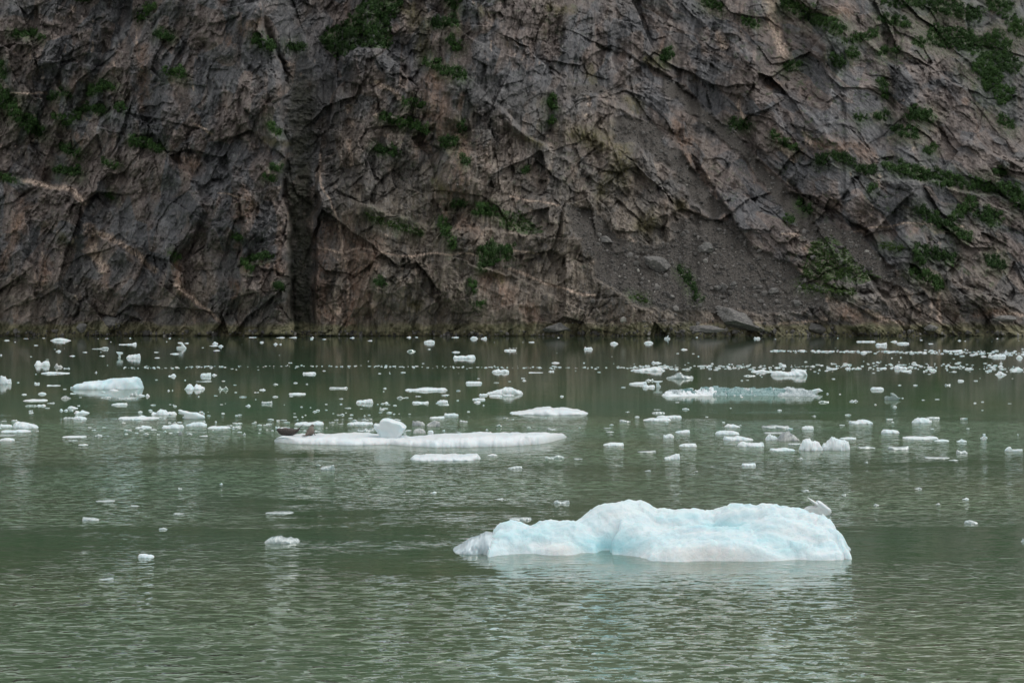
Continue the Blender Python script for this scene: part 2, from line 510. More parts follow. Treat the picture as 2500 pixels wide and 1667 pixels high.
edge([(610, -120), (655, 90), (692, 170), (690, 480), (708, 560), (710, 840)], 24, True, 230, 5, .25)
edge([(905, -100), (850, 110), (800, 300), (778, 480), (765, 840)], 13, False, 150, 8, .35)
edge([(840, 150), (880, 122), (930, 116), (985, 133), (1000, 215)], 8, True, 70, 4)
edge([(1170, 210), (1290, 330), (1400, 400), (1460, 480)], 9, True, 70, 8)
edge([(1905, 30), (2020, 135), (2120, 205)], -6, True, 60, 4)
edge([(2030, 395), (2130, 432), (2300, 452), (2520, 505)], 9, True, 70, 6)
edge([(303, 336), (401, 374), (471, 423), (493, 488), (471, 570)], 10, True, 90, 5)
edge([(100, 438), (170, 445), (205, 490), (215, 560), (330, 640), (385, 690)], 8, True, 60, 5)
edge([(415, 690), (470, 740), (590, 815)], 5, True, 60, 4)
edge([(1020, 170), (1040, 210), (1045, 320), (1060, 480)], 5, False, 45, 5)
edge([(1130, 190), (1125, 300), (1145, 420)], 4, True, 40, 5)
edge([(1470, 310), (1440, 360), (1430, 440), (1440, 520)], 6, False, 70, 6)
edge([(1560, 350), (1600, 420), (1640, 500), (1700, 560)], 8, True, 50, 5)
edge([(1650, 330), (1720, 420), (1780, 520), (1800, 560)], 10, False, 60, 6)
edge([(1880, 390), (1960, 480), (2000, 560)], -8, True, 70, 6)
edge([(1500, 120), (1620, 170), (1760, 300), (1900, 430)], -9, True, 70, 6)
edge([(2250, 540), (2360, 590), (2420, 640)], 5, True, 60, 6)
edge([(1980, 700), (2080, 705), (2200, 740), (2290, 800)], 5, True, 50, 6)
edge([(900, 505), (1000, 545), (1120, 560), (1290, 570)], 8, True, 60, 6)
edge([(1150, 640), (1260, 680), (1390, 740)], 7, True, 50, 5)
edge([(900, 560), (905, 650), (910, 780)], 5, False, 40, 4)
edge([(1180, 20), (1290, 130), (1400, 200), (1560, 290)], 8, True, 90, 7)
edge([(2080, 60), (2200, 170), (2330, 330), (2500, 400)], 8, True, 90, 7)
edge([(1760, 60), (1900, 200), (2060, 360)], 7, True, 80, 7)
edge([(140, 150), (230, 170), (300, 150)], 5, True, 50, 5)
edge([(430, 60), (420, 200), (450, 330)], 6, True, 70, 6)
edge([(545, 300), (560, 420), (600, 560)], 6, False, 70, 6)
edge([(60, 520), (90, 640), (70, 780)], 5, True, 60, 5)
edge([(1210, 240), (1190, 350), (1230, 470)], 6, True, 60, 5)
edge([(1000, 590), (1010, 690), (1005, 800)], 4, True, 40, 4)
groove([(696, 160), (693, 330), (692, 480), (707, 560), (709, 830)], 13, 5)
groove([(650, 60), (690, 165)], 9, 6)
groove([(330, -60), (300, 40), (268, 90), (225, 205), (200, 280)], 15, 9)
groove([(330, 640), (370, 710), (360, 760)], 26, 6)
groove([(480, 560), (450, 620), (430, 660)], 13, 6)
groove([(600, 0), (590, 140), (640, 220)], 10, 4)
groove([(985, 170), (1010, 330), (1060, 420)], 12, 5)
groove([(1140, 30), (1120, 180)], 9, 5)
groove([(1345, 230), (1350, 320)], 10, 5)
groove([(2160, 90), (2180, 220), (2150, 350)], 11, 4)
groove([(850, 300), (860, 420), (880, 470)], 10, 5)
bulge(945, 165, 60, 45, 5); bulge(870, 345, 45, 55, 6); bulge(1075, 275, 45, 90, 6); bulge(1120, 430, 50, 90, 5)
bulge(1500, 400, 70, 90, 7); bulge(1290, 260, 100, 80, 5); bulge(190, 520, 70, 90, 6); bulge(560, 500, 130, 110, 6)
bulge(950, 660, 70, 110, 5); bulge(1180, 740, 120, 70, 5); bulge(2110, 770, 150, 55, 6); bulge(2370, 720, 110, 90, 7)
bulge(1690, 420, 50, 110, 5); bulge(2020, 90, 70, 60, 5); bulge(120, 120, 90, 80, 5); bulge(640, 260, 60, 120, 6)
bulge(560, 60, 90, 90, 5); bulge(1000, 720, 60, 100, 4); bulge(1560, 560, 80, 60, 4); bulge(2150, 480, 110, 70, 5)

# rock texture, its grain steep on the left and leaning along the slope on the right
zr = sstep(PX, 1350, 1650)
GXC = 733 + 16 * fbm(PY / 130, PY * 0 + 2.5, 41, 3) + np.interp(PY, [100, 300, 820], [14, 6, -4])
GWD = 33 + 13 * fbm(PY / 70, PY * 0 + 7.5, 43, 3)

GU = np.exp(-((WX - GXC) / GWD) ** 4) * sstep(PY, 110, 230)
def blend(size, amp, aspL, angL, aspR, angR, seed, crk):
    global disp
    a, ca_ = facet(WX, WY, size, aspL, angL, seed)
    b, cb_ = facet(WX, WY, size, aspR, angR, seed + 50)
    v = a * (1 - zr) + b * zr
    q = ca_ * (1 - zr) + cb_ * zr
    disp = disp + (v * amp - q * crk) * (1 - scree * .9) * (1 - GU * .8) * (SLAB if size < 150 else 1)
R_ = math.radians
SLAB = .45 + .85 * sstep(fbm(WX / 110, WY / 110, 45, 3), -.35, .35)
blend(190, 8.0, 1.5, R_(-60), 1.5, R_(42), 87, .3)
blend(92, 6.6, 1.5, R_(-66), 1.6, R_(38), 101, .3)
blend(44, 3.9, 1.6, R_(-58), 1.9, R_(42), 202, .35)
blend(21, 2.0, 1.6, R_(-66), 2.0, R_(35), 303, .25)
blend(10, 1.15, 1.7, R_(-56), 2.0, R_(45), 404, .15)
blend(5.5, .6, 1.6, R_(-50), 1.8, R_(40), 505, .08)
disp += (1.7 * fbm(WX / 60, WY / 60, 61, 5, .55, True) + .6 * fbm(WX / 9, WY / 14, 71, 3, .6, True)) * (1 - scree * .85)
ul, vl = PX * math.cos(R_(-80)) + WY * math.sin(R_(-80)), -WX * math.sin(R_(-80)) + WY * math.cos(R_(-80))
_mid = sstep(PX, 690, 800) * (1 - sstep(PX, 1750, 1900))
disp += _mid * (1 - scree) * (1.0 * fbm(ul / 55, vl / 8, 970, 4, .62, True) + 1.8 * fbm(ul / 150, vl / 26, 975, 3, .55, True))
ul2, vl2 = WX * math.cos(R_(-64)) + WY * math.sin(R_(-64)), -WX * math.sin(R_(-64)) + WY * math.cos(R_(-64))
disp += (1 - sstep(PX, 600, 760)) * (.8 * fbm(ul2 / 40, vl2 / 9, 990, 4, .62, True) + 1.0 * fbm(ul2 / 90, vl2 / 24, 995, 3, .55, True))
ul3, vl3 = WX * math.cos(R_(40)) + WY * math.sin(R_(40)), -WX * math.sin(R_(40)) + WY * math.cos(R_(40))
disp += zr * (1 - scree) * .8 * fbm(ul3 / 40, vl3 / 9, 992, 4, .62, True)
disp += scree * (.6 * fbm(PX / 7, PY / 5, 81, 3, .7) + 1.2 * fbm(PX / 60, PY / 40, 83, 3))
disp += GU * (2.2 * fbm(WX / 20, WY / 9, 980, 4, .65) - 2.0)
disp *= sstep(-PY, -832, -815) * .9 + .1
disp *= 1 - .25 * low
Yd -= disp
CV = np.stack([(PX - CX) / F * Yd, Yd, H + (HZ - PY) / F * Yd], -1)

def surf(px, py):
    """point of the cliff seen at pixel (px, py)"""
    j = int(np.clip(np.searchsorted(xs, px), 1, len(xs) - 1)); i = int(np.clip(np.searchsorted(-ys, -py), 1, len(ys) - 1))
    return CV[i, j], CV[i, min(j + 2, len(xs) - 1)] - CV[i, j - 2], CV[min(i + 2, len(ys) - 1), j] - CV[i - 2, j]

# colour zones that belong to the rock itself; the gully's also holds painted shade
def strokes(lst, soft=.6, warp=True):
    m = np.zeros(PX.shape)
    for pts, r in lst:
        if len(pts) == 1: pts = [pts[0], (pts[0][0] + 1, pts[0][1])]
        x0 = min(p[0] for p in pts) - 3 * r - 20; x1 = max(p[0] for p in pts) + 3 * r + 20
        y0 = min(p[1] for p in pts) - 3 * r - 20; y1 = max(p[1] for p in pts) + 3 * r + 20
        j0, j1 = np.searchsorted(xs, x0), np.searchsorted(xs, x1)
        i0, i1 = np.searchsorted(-ys, -y1), np.searchsorted(-ys, -y0)
        if j1 <= j0 or i1 <= i0: continue
        A = WX if warp else PX; B_ = WY if warp else PY
        d, _ = poly_dist(A[i0:i1, j0:j1], B_[i0:i1, j0:j1], pts)
        nn = fbm(PX[i0:i1, j0:j1] / (r * 1.2), PY[i0:i1, j0:j1] / (r * 1.2), 91, 3)
        v = 1 - sstep(d / r + nn * .7, 1 - soft, 1 + soft)
        m[i0:i1, j0:j1] = np.maximum(m[i0:i1, j0:j1], v)
    return m
VEINS = [([(55, 436), (110, 445), (170, 458), (205, 492)], 7), ([(210, 560), (260, 580), (330, 625), (372, 665)], 9), ([(215, 555), (235, 620), (255, 660)], 12),
         ([(420, 690), (450, 720), (510, 760), (570, 800)], 5), ([(20, 222), (110, 224)], 2), ([(790, 608), (880, 612), (980, 618), (1100, 620), (1240, 618), (1320, 618)], 1.8),
         ([(470, 300), (515, 320)], 2), ([(530, 475), (590, 482)], 1.6), ([(780, 380), (790, 440), (812, 520), (845, 640), (850, 730)], 2.2),
         ([(1880, 0), (1885, 50), (1900, 90), (1915, 130)], 13), ([(1750, 80), (1765, 120)], 10), ([(1810, 250), (1822, 290)], 4), ([(1965, 320), (1975, 345)], 10),
         ([(1915, 360), (1940, 385)], 8), ([(2295, 720), (2290, 790)], 7), ([(2120, 760), (2180, 790), (2260, 800)], 7), ([(1930, 580), (2200, 550), (2350, 555)], 1.5),
         ([(1240, 660), (1330, 690), (1450, 725)], 2.5), ([(1560, 620), (1620, 660)], 9), ([(1250, 483), (1310, 492), (1360, 500)], 1.6), ([(1900, 570), (1950, 575)], 2),
         ([(920, 205), (960, 225), (980, 245)], 4), ([(855, 345), (862, 400)], 4), ([(1990, 790), (1900, 795)], 3), ([(1350, 792), (1400, 800)], 5), ([(2440, 770), (2500, 768)], 5)]
RUST = [([(350, 120), (355, 260)], 12), ([(175, 325), (190, 345)], 8), ([(600, 460), (615, 500), (580, 540)], 12), ([(580, 600), (600, 650)], 10), ([(650, 640), (690, 660)], 12), ([(255, 650), (265, 690)], 9), ([(560, 690), (570, 720)], 11),
        ([(425, 650), (430, 710), (460, 725)], 8), ([(1060, 200), (1070, 300), (1040, 340)], 30), ([(1120, 340), (1125, 420), (1115, 480)], 22), ([(1130, 230), (1125, 260)], 8),
        ([(850, 560), (870, 650), (860, 780)], 32), ([(790, 560), (780, 700), (790, 800)], 20), ([(920, 590), (900, 650)], 18), ([(1085, 500), (1095, 540)], 10), ([(1140, 540), (1160, 560)], 20), ([(1210, 680), (1240, 720)], 26),
        ([(1290, 760), (1310, 790)], 16), ([(1612, 80), (1620, 130)], 8), ([(1655, 300), (1660, 320)], 14), ([(1680, 350), (1690, 420), (1740, 500)], 22), ([(1740, 500), (1780, 560)], 14), ([(1990, 350), (2060, 350), (2120, 380)], 20),
        ([(1900, 330), (1960, 370)], 14), ([(1965, 605)], 8), ([(1975, 545)], 6), ([(2070, 760), (2100, 770)], 20), ([(2160, 775), (2140, 800)], 14), ([(1880, 210), (1900, 200)], 8), ([(2358, 252)], 7), ([(2030, 40), (2060, 30)], 16), ([(2420, 20)], 16),
        ([(560, 100), (620, 60)], 16), ([(1640, 640), (1620, 670)], 10), ([(0, 650), (40, 560), (60, 500)], 14), ([(90, 690), (120, 640)], 14), ([(2380, 770), (2450, 760)], 10), ([(470, 400), (440, 380)], 22), ([(1710, 795), (1740, 790)], 8)]
MOSS = [([(1010, 20), (1025, 90), (1030, 140)], 16), ([(960, 0), (1000, 40)], 8), ([(1290, 340), (1320, 360)], 10), ([(1420, 330), (1500, 340), (1520, 430)], 24), ([(1580, 560), (1600, 540)], 20), ([(1540, 250), (1560, 270)], 14), ([(1450, 160), (1455, 200)], 10), ([(1490, 430), (1470, 470)], 14),
        ([(1070, 430), (1085, 460)], 10), ([(1215, 670), (1225, 690)], 9), ([(990, 740), (1010, 750)], 16), ([(150, 580)], 12), ([(1340, 15), (1400, 25)], 10), ([(1580, 140), (1640, 160)], 9), ([(1660, 500)], 14), ([(640, 340), (700, 360)], 8), ([(1180, 20)], 10)]
pale = strokes([(p, r * (.78 if r > 4 else 1.15)) for p, r in VEINS], .8); rust = strokes(RUST, .9); moss = strokes(MOSS, .9)
rust = np.clip(rust * .8 + .34 * sstep(fbm(PX / 34, PY / 70, 131, 4), .30, .65), 0, 1) * (1 - scree)
pale = np.maximum(pale, .8 * sstep(fbm(WX / 16, WY / 26, 141, 4, .6), .42, .62) * sstep(fbm(PX / 150, PY / 150, 151, 2), 0, .4))
brown = np.clip(sstep(PX, 740, 860) * (1 - sstep(PX, 1500, 1900)) * sstep(PY, 120, 620) * 1.0 + .5 * sstep(PY, 560, 760) + .35 * fbm(PX / 90, PY / 120, 161, 3), 0, 1)
Zh = CV[..., 2]
tide = 1 - sstep(Zh + 1.6 * fbm(PX / 40, PY / 30, 171, 3), 4.0, 6.4)
gul = np.clip(np.exp(-((WX - GXC) / (GWD * 1.1)) ** 4) * sstep(PY, 110, 260) * (.95 + .7 * fbm(PX / 15, PY / 13, 985, 4, .65)), 0, .95)  # dark gully moss plus shade put into the colour so the cleft looks deep
VEG = []   # filled below with the outlines of the thickets; the ground under them is green too
# thickets: (outline or centre line, radius) in photograph pixels; radius None = closed outline
THICK = [
 ([(780,100),(800,75),(850,55),(880,10),(905,-10),(985,-10),(975,30),(950,60),(965,100),(950,120),(880,118),(850,135),(820,150),(790,120)], None, 'a'),
 ([(35,86),(75,84),(100,90)], 8, 'a'), ([(388,85),(415,97)], 9, 'a'), ([(625,100),(660,118)], 12, 'a'), ([(705,115),(735,120)], 8, 'a'),
 ([(408,178),(445,183)], 9, 'a'), ([(320,348),(355,352),(392,365)], 10, 'a'), ([(3,160),(8,185)], 12, 'a'), ([(5,235),(30,270),(60,300),(95,322)], 17, 'a'),
 ([(125,240),(150,226),(170,235)], 8, 'a'), ([(215,230),(250,210),(275,215)], 9, 'a'), ([(190,270),(220,265),(248,275)], 9, 'a'), ([(140,290),(165,300),(195,280)], 8, 'a'),
 ([(290,262),(300,266)], 9, 'a'), ([(152,360),(190,382)], 9, 'a'), ([(140,415),(185,420)], 11, 'a'), ([(5,436),(35,440)], 8, 'a'), ([(255,398),(280,408)], 6, 'a'),
 ([(660,310),(680,325)], 9, 'a'), ([(668,410),(682,415)], 8, 'a'), ([(650,435),(664,438)], 6, 'a'), ([(570,578),(585,582)], 7, 'a'), ([(590,640),(620,632),(660,628)], 6, 'a'), ([(600,650),(612,658)], 6, 'a'),
 ([(415,620),(425,632)], 8, 'a'), ([(676,700),(688,704)], 7, 'a'), ([(340,45),(370,20)], 10, 'a'), ([(185,-2),(215,2)], 5, 'a'), ([(265,475),(275,485)], 6, 'a'),
 ([(1040,150),(1080,170),(1130,190)], 11, 'a'), ([(1060,60),(1110,55)], 12, 'a'), ([(1105,105),(1112,115)], 11, 'a'), ([(1100,5),(1115,20)], 12, 'a'),
 ([(935,285),(970,300),(1000,305),(1040,320)], 10, 'a'), ([(990,250),(1030,260)], 10, 'a'), ([(925,370),(965,372)], 10, 'a'), ([(1088,352),(1102,346)], 13, 'a'),
 ([(1130,390),(1135,400)], 7, 'a'), ([(1125,305),(1128,320)], 8, 'a'), ([(900,530),(940,545),(1000,560),(1025,570)], 9, 'g'), ([(1105,500),(1130,500)], 8, 'a'),
 ([(1165,515),(1205,520)], 12, 'a'), ([(1225,515),(1280,518),(1325,560),(1290,572),(1225,555)], None, 'g'), ([(1080,545),(1095,580),(1105,600)], 11, 'a'),
 ([(1165,600),(1200,592),(1250,605),(1248,635),(1210,640),(1190,650),(1165,635)], None, 'a'), ([(1345,245),(1350,260)], 11, 'a'), ([(1335,300),(1352,296)], 8, 'a'),
 ([(1173,650),(1178,662)], 6, 'a'), ([(1155,695),(1157,710)], 7, 'a'), ([(1165,745),(1177,743)], 6, 'a'), ([(1276,420),(1288,418)], 6, 'a'), ([(920,690),(942,695)], 8, 'a'),
 ([(1620,142),(1632,136)], 12, 'a'), ([(1725,5),(1755,18)], 12, 'a'), ([(1920,10),(1960,30),(2000,55),(2040,70)], 14, 'a'), ([(2160,0),(2250,10),(2330,25),(2380,40)], 13, 'a'),
 ([(2150,45),(2210,60)], 9, 'a'), ([(2430,10),(2460,30)], 16, 'a'), ([(2478,66),(2500,76)], 15, 'a'), ([(2280,90),(2330,95),(2380,110),(2430,140),(2470,160)], 19, 'a'),
 ([(2400,165),(2420,200),(2445,230)], 20, 'a'), ([(2420,90),(2455,110)], 13, 'a'), ([(1820,55),(1845,65)], 9, 'a'), ([(1925,165),(1945,160)], 10, 'a'), ([(2030,140),(2050,160)], 8, 'a'),
 ([(2060,100),(2110,95),(2140,85)], 8, 'a'), ([(2150,130),(2190,125)], 8, 'a'), ([(2072,130),(2088,134)], 8, 'a'), ([(2150,200),(2160,235)], 8, 'a'), ([(2144,285),(2158,282)], 9, 'a'),
 ([(2092,292),(2110,290)], 7, 'a'), ([(2230,280),(2270,285)], 12, 'a'), ([(2190,320),(2230,330)], 10, 'a'), ([(2262,372),(2278,368)], 8, 'a'), ([(1790,305),(1820,310)], 12, 'a'),
 ([(1890,335),(1940,365)], 6, 'a'), ([(2000,395),(2014,396)], 7, 'a'), ([(2030,380),(2060,390),(2100,415),(2130,420)], 8, 'a'),
 ([(2170,405),(2220,420),(2300,440),(2400,455),(2480,470)], 12, 'a'), ([(2484,492),(2500,498)], 14, 'a'), ([(2370,500),(2330,530)], 11, 'a'), ([(2400,525),(2430,540)], 13, 'a'),
 ([(2240,515),(2290,545),(2340,570)], 10, 'a'), ([(2350,578),(2362,584)], 8, 'a'), ([(1950,500),(1975,515)], 8, 'a'), ([(1920,535),(1932,538)], 7, 'a'),
 ([(1985,590),(2030,580),(2070,610),(2100,650),(2150,680),(2110,690),(2050,680),(2010,690),(1955,680),(1965,640)], None, 'g'),
 ([(2150,600),(2200,605)], 8, 'g'), ([(2240,610),(2290,630),(2320,640)], 10, 'a'), ([(2238,635),(2248,640)], 8, 'a'), ([(2230,665),(2270,680),(2290,695)], 10, 'a'),
 ([(2420,640),(2440,650)], 11, 'a'), ([(1660,660),(1690,700),(1705,730)], 8, 'a'), ([(1540,725),(1575,735)], 8, 'g'), ([(2130,460),(2120,466)], 6, 'a'), ([(2250,110),(2236,104)], 7, 'a'),
 ([(2440,295),(2470,310)], 8, 'a'), ([(2435,420),(2450,422)], 7, 'a'), ([(1955,700),(1990,705),(2080,712)], 8, 'g'),
]
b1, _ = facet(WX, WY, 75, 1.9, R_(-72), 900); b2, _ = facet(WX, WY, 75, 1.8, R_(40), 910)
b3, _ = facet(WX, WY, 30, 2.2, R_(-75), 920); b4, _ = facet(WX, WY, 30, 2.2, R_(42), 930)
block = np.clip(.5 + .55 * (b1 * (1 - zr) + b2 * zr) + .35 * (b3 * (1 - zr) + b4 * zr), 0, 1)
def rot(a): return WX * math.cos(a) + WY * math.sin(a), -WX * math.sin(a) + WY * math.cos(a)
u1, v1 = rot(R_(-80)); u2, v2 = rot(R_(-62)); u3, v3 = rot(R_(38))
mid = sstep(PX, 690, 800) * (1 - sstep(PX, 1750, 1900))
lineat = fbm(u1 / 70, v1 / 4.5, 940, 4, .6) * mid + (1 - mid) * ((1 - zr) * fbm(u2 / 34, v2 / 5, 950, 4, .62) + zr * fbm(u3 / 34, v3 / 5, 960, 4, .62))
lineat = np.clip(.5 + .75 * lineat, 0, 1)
THICK = [(p, (r * 1.25 if r and min(q[0] for q in p) > 1850 else r), k) for p, r, k in THICK]
vegm = np.maximum(strokes([(p, r) for p, r, k in THICK if r], .6, False), .55 * strokes([(p, r * 1.9) for p, r, k in THICK if r], .8, True))
for p, r, k in THICK:
    if r is None: vegm = np.maximum(vegm, in_poly(WX, WY, p) * 1.0)
sprig = sstep(PX, 1500, 2100) * .7 + .35 * sstep(PX, 850, 1100) * (1 - sstep(PX, 1350, 1500)) + .2
sprig = sprig * sstep(fbm(WX / 14, WY / 9, 191, 4, .6), .22, .42) * sstep(fbm(PX / 80, PY / 70, 181, 3), -.15, .3) * sstep(-PY, -760, -690) * (1 - scree)
green = np.clip(np.maximum(vegm, sprig * .8), 0, 1)

cliff_me = np_mesh('cliff', CV.reshape(-1, 3), grid_quads(*PX.shape)[:, ::-1])
one = np.ones(PX.size)
col_attr(cliff_me, 'mask_a', np.stack([scree.ravel(), moss.ravel(), rust.ravel(), one], -1))
col_attr(cliff_me, 'mask_b', np.stack([pale.ravel(), tide.ravel(), brown.ravel(), one], -1))
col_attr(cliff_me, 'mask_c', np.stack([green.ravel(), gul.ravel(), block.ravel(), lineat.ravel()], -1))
cliff = tag(link('cliff', cliff_me, M_ROCK), 'towering dark rock cliff rising straight from the fjord', None, None, 'structure')
NRM = np.zeros_like(CV)
_du = np.gradient(CV, axis=1); _dv = np.gradient(CV, axis=0)
NRM = np.cross(_du, _dv); NRM /= np.linalg.norm(NRM, axis=-1, keepdims=True) + 1e-9
NRM *= np.where(NRM[..., 1:2] > 0, -1, 1)

# ------------------------------------------------------------------ thickets of alder and patches of grass on the ledges
rng = np.random.default_rng(3)
def idx(px, py):
    j = np.clip(np.searchsorted(xs, px), 0, len(xs) - 1); i = np.clip(np.searchsorted(-ys, -py), 0, len(ys) - 1)
    return i, j
def thicket_mesh(pts, r, kind):
    if r is None:
        x0, x1 = min(p[0] for p in pts), max(p[0] for p in pts); y0, y1 = min(p[1] for p in pts), max(p[1] for p in pts)
        n = int((x1 - x0) * (y1 - y0) / (34 if kind == 'a' else 32))
        qx = rng.uniform(x0 - 5, x1 + 5, n); qy = rng.uniform(y0 - 5, y1 + 5, n)
        wx = qx + 9 * fbm(qx / 22, qy / 22, 7, 3); wy = qy + 9 * fbm(qx / 22, qy / 22, 8, 3)
        keep = in_poly(wx, wy, pts)
    else:
        x0, x1 = min(p[0] for p in pts) - 1.5 * r, max(p[0] for p in pts) + 1.5 * r; y0, y1 = min(p[1] for p in pts) - 1.5 * r, max(p[1] for p in pts) + 1.5 * r
        n = int((x1 - x0) * (y1 - y0) / (27 if kind == 'a' else 28)) + 5
        qx = rng.uniform(x0, x1, n); qy = rng.uniform(y0, y1, n)
        d, _ = poly_dist(qx, qy, pts)
        keep = d < r * (1.0 + .55 * fbm(qx / (r * .8), qy / (r * .8), 9, 3))
    keep &= fbm(qx / 13, qy / 10, 15, 2) > -.42
    qx, qy = qx[keep], qy[keep]
    if len(qx) < 3:
        qx = np.array([p[0] for p in pts] * 2, float); qy = np.array([p[1] for p in pts] * 2, float)
    V = []; T = []; pt0 = rng.uniform(.25, .65)
    for x, y in zip(qx, qy):
        i, j = idx(x, y)
        p = CV[i, j]; nm = NRM[i, j]
        up = np.array([0, 0, 1.]) * .8 + nm * .6; up /= np.linalg.norm(up)
        if kind == 'a':
            R = rng.choice([rng.uniform(.4, .8), rng.uniform(.8, 1.7)]); nl = int(78 * R); ls = (.17, .36); hgt = R * 1.1
        else:
            R = rng.uniform(.5, 1.1); nl = int(44 * R); ls = (.16, .34); hgt = R * .4
        d = rng.normal(size=(nl, 3)); d /= np.linalg.norm(d, axis=1, keepdims=True)
        rad = R * rng.uniform(.45, 1.05, nl)[:, None] * (1 + .3 * np.sin(d[:, :1] * 5 + x))
        cpt = p + up * hgt * .75 + d * rad * np.array([1, 1, hgt / R])
        a = rng.normal(size=(nl, 3)); a -= d * (a * d).sum(1, keepdims=True) * .6; a /= np.linalg.norm(a, axis=1, keepdims=True)
        b = np.cross(d + rng.normal(size=(nl, 3)) * .5, a); b /= np.linalg.norm(b, axis=1, keepdims=True) + 1e-9
        s = rng.uniform(*ls, nl)[:, None]
        V.append(np.stack([cpt - a * s, cpt + b * s * .7, cpt + a * s, cpt - b * s * .7], 1).reshape(-1, 3))
        t0 = np.clip(pt0 + rng.normal() * .17, .05, .95)
        T.append(np.repeat(np.clip(t0 + rng.normal(size=nl) * .18, 0, 1), 4))
    V = np.concatenate(V); T = np.concatenate(T)
    ctr = V.mean(0); base = np.array([ctr[0], ctr[1], V[:, 2].min()])
    me = np_mesh('thicket', V - base, np.arange(len(V)).reshape(-1, 4), smooth=False)
    col_attr(me, 'tint', np.stack([T, T, T, T * 0 + 1], -1))
    return me, base
def shape_word(w, h, n):
    if n is None: return 'broad'
    if w > 3.2 * h: return 'long thin'
    if w > 1.8 * h: return 'oval'
    if h > 1.3 * w: return 'upright'
    return 'small round'
seen = set()
for pts, r, kind in THICK:
    me, base = thicket_mesh(pts, r, kind)
    o = link('alder_shrub' if kind == 'a' else 'grass_patch', me, M_LEAF if kind == 'a' else M_GRASS, None, tuple(base))
    cxp = sum(p[0] for p in pts) / len(pts); cyp = sum(p[1] for p in pts) / len(pts)
    rr = r or 0
    w_ = max(p[0] for p in pts) - min(p[0] for p in pts) + 2 * rr; h_ = max(p[1] for p in pts) - min(p[1] for p in pts) + 2 * rr
    size = shape_word(w_, h_, r)
    up_m = int(round((822 - cyp) * .181)); side = (cxp - 735) * .181
    what = 'dark green scrub' if kind == 'a' else 'pale green grass'
    where = ('%d m right of the dark gully' % round(side)) if side > 0 else ('%d m left of the dark gully' % round(-side))
    lab = '%s %s, %d m up, %s' % (size, what, up_m, where)
    tag(o, lab, 'shrubs' if kind == 'a' else 'grass patch', 'green thickets on the cliff ledges' if kind == 'a' else 'grass patches on the cliff')

# ------------------------------------------------------------------ fallen stones
def rock_mesh(name, sx, sy, sz, seed, cuts=4):
    bm = bmesh.new(); bmesh.ops.create_icosphere(bm, subdivisions=cuts, radius=1)
    rr = random.Random(seed)
    planes = []
    for _ in range(16):
        n = Vector((rr.gauss(0, 1), rr.gauss(0, 1), rr.gauss(0, 1))).normalized(); planes.append((n, rr.uniform(.45, .85)))
    for v in bm.verts:
        for n, d in planes:
            q = v.co.dot(n)
            if q > d: v.co -= n * (q - d) * .9
        v.co += v.co.normalized() * (.08 * mnoise.noise(v.co * 3 + Vector((seed, 0, 0))) + .05 * mnoise.noise(v.co * 9 + Vector((seed, 5, 0))))
        v.co.x *= sx; v.co.y *= sy; v.co.z *= sz
    me = bpy.data.meshes.new(name); bm.to_mesh(me); bm.free()
    return me
BOULD = [(1800, 775, 150, 55, 'largest smooth grey slab sloping into the water below the scree', .35), (1985, 800, 130, 26, 'low grey-green slab at the waterline right of the largest slab', .25),
 (1360, 800, 74, 28, 'pale flat-topped boulder at the waterline below the middle of the cliff', 0), (1722, 805, 110, 22, 'low brown shore rock touching the left side of the largest slab', 0),
 (265, 785, 70, 34, 'pale rounded boulder at the waterline near the left end of the cliff', .1), (200, 800, 30, 26, 'small pale boulder left of the rounded shore boulder', 0),
 (1480, 585, 42, 22, 'grey boulder at the top of the scree fan', .2), (1600, 640, 78, 36, 'pale slanting slab lying in the upper left of the scree', .4), (1768, 700, 22, 18, 'dark block in the middle of the scree', 0),
 (1750, 702, 20, 14, 'dark block touching its neighbour in mid scree, the left one', 0), (1790, 695, 18, 15, 'grey block right of the dark pair in the scree', 0), (1945, 738, 22, 22, 'grey block near the foot of the scree, above the slab', 0),
 (1722, 605, 46, 26, 'dark outcrop boulder breaking through the scree near its top', .2), (1640, 725, 20, 14, 'flat grey stone low on the left part of the scree', 0), (1885, 708, 26, 18, 'brown block right of the scree, below the grass', 0),
 (1986, 629, 22, 13, 'pale grey stone lying in the grass patch beside the scree', 0), (2270, 800, 40, 18, 'brown shore boulder far right of the slabs', 0), (2455, 778, 70, 16, 'flat reddish ledge boulder at the right end of the shore', 0)]
for q, (px, py, w, h, lab, tilt) in enumerate(BOULD):
    p, du, dv = surf(px, py + h * .3)
    m = p[1] / F
    me = rock_mesh('boulder', w * m * .56, min(w, h * 1.6) * m * .5, h * m * .58, 40 + q)
    o = link('boulder', me, M_STONE, None, (p[0], p[1] - .5, p[2] + h * .2 * m))
    o.rotation_euler = (.1, tilt, random.uniform(-.3, .3))
    tag(o, lab, 'boulder', 'boulders along the shore and scree')
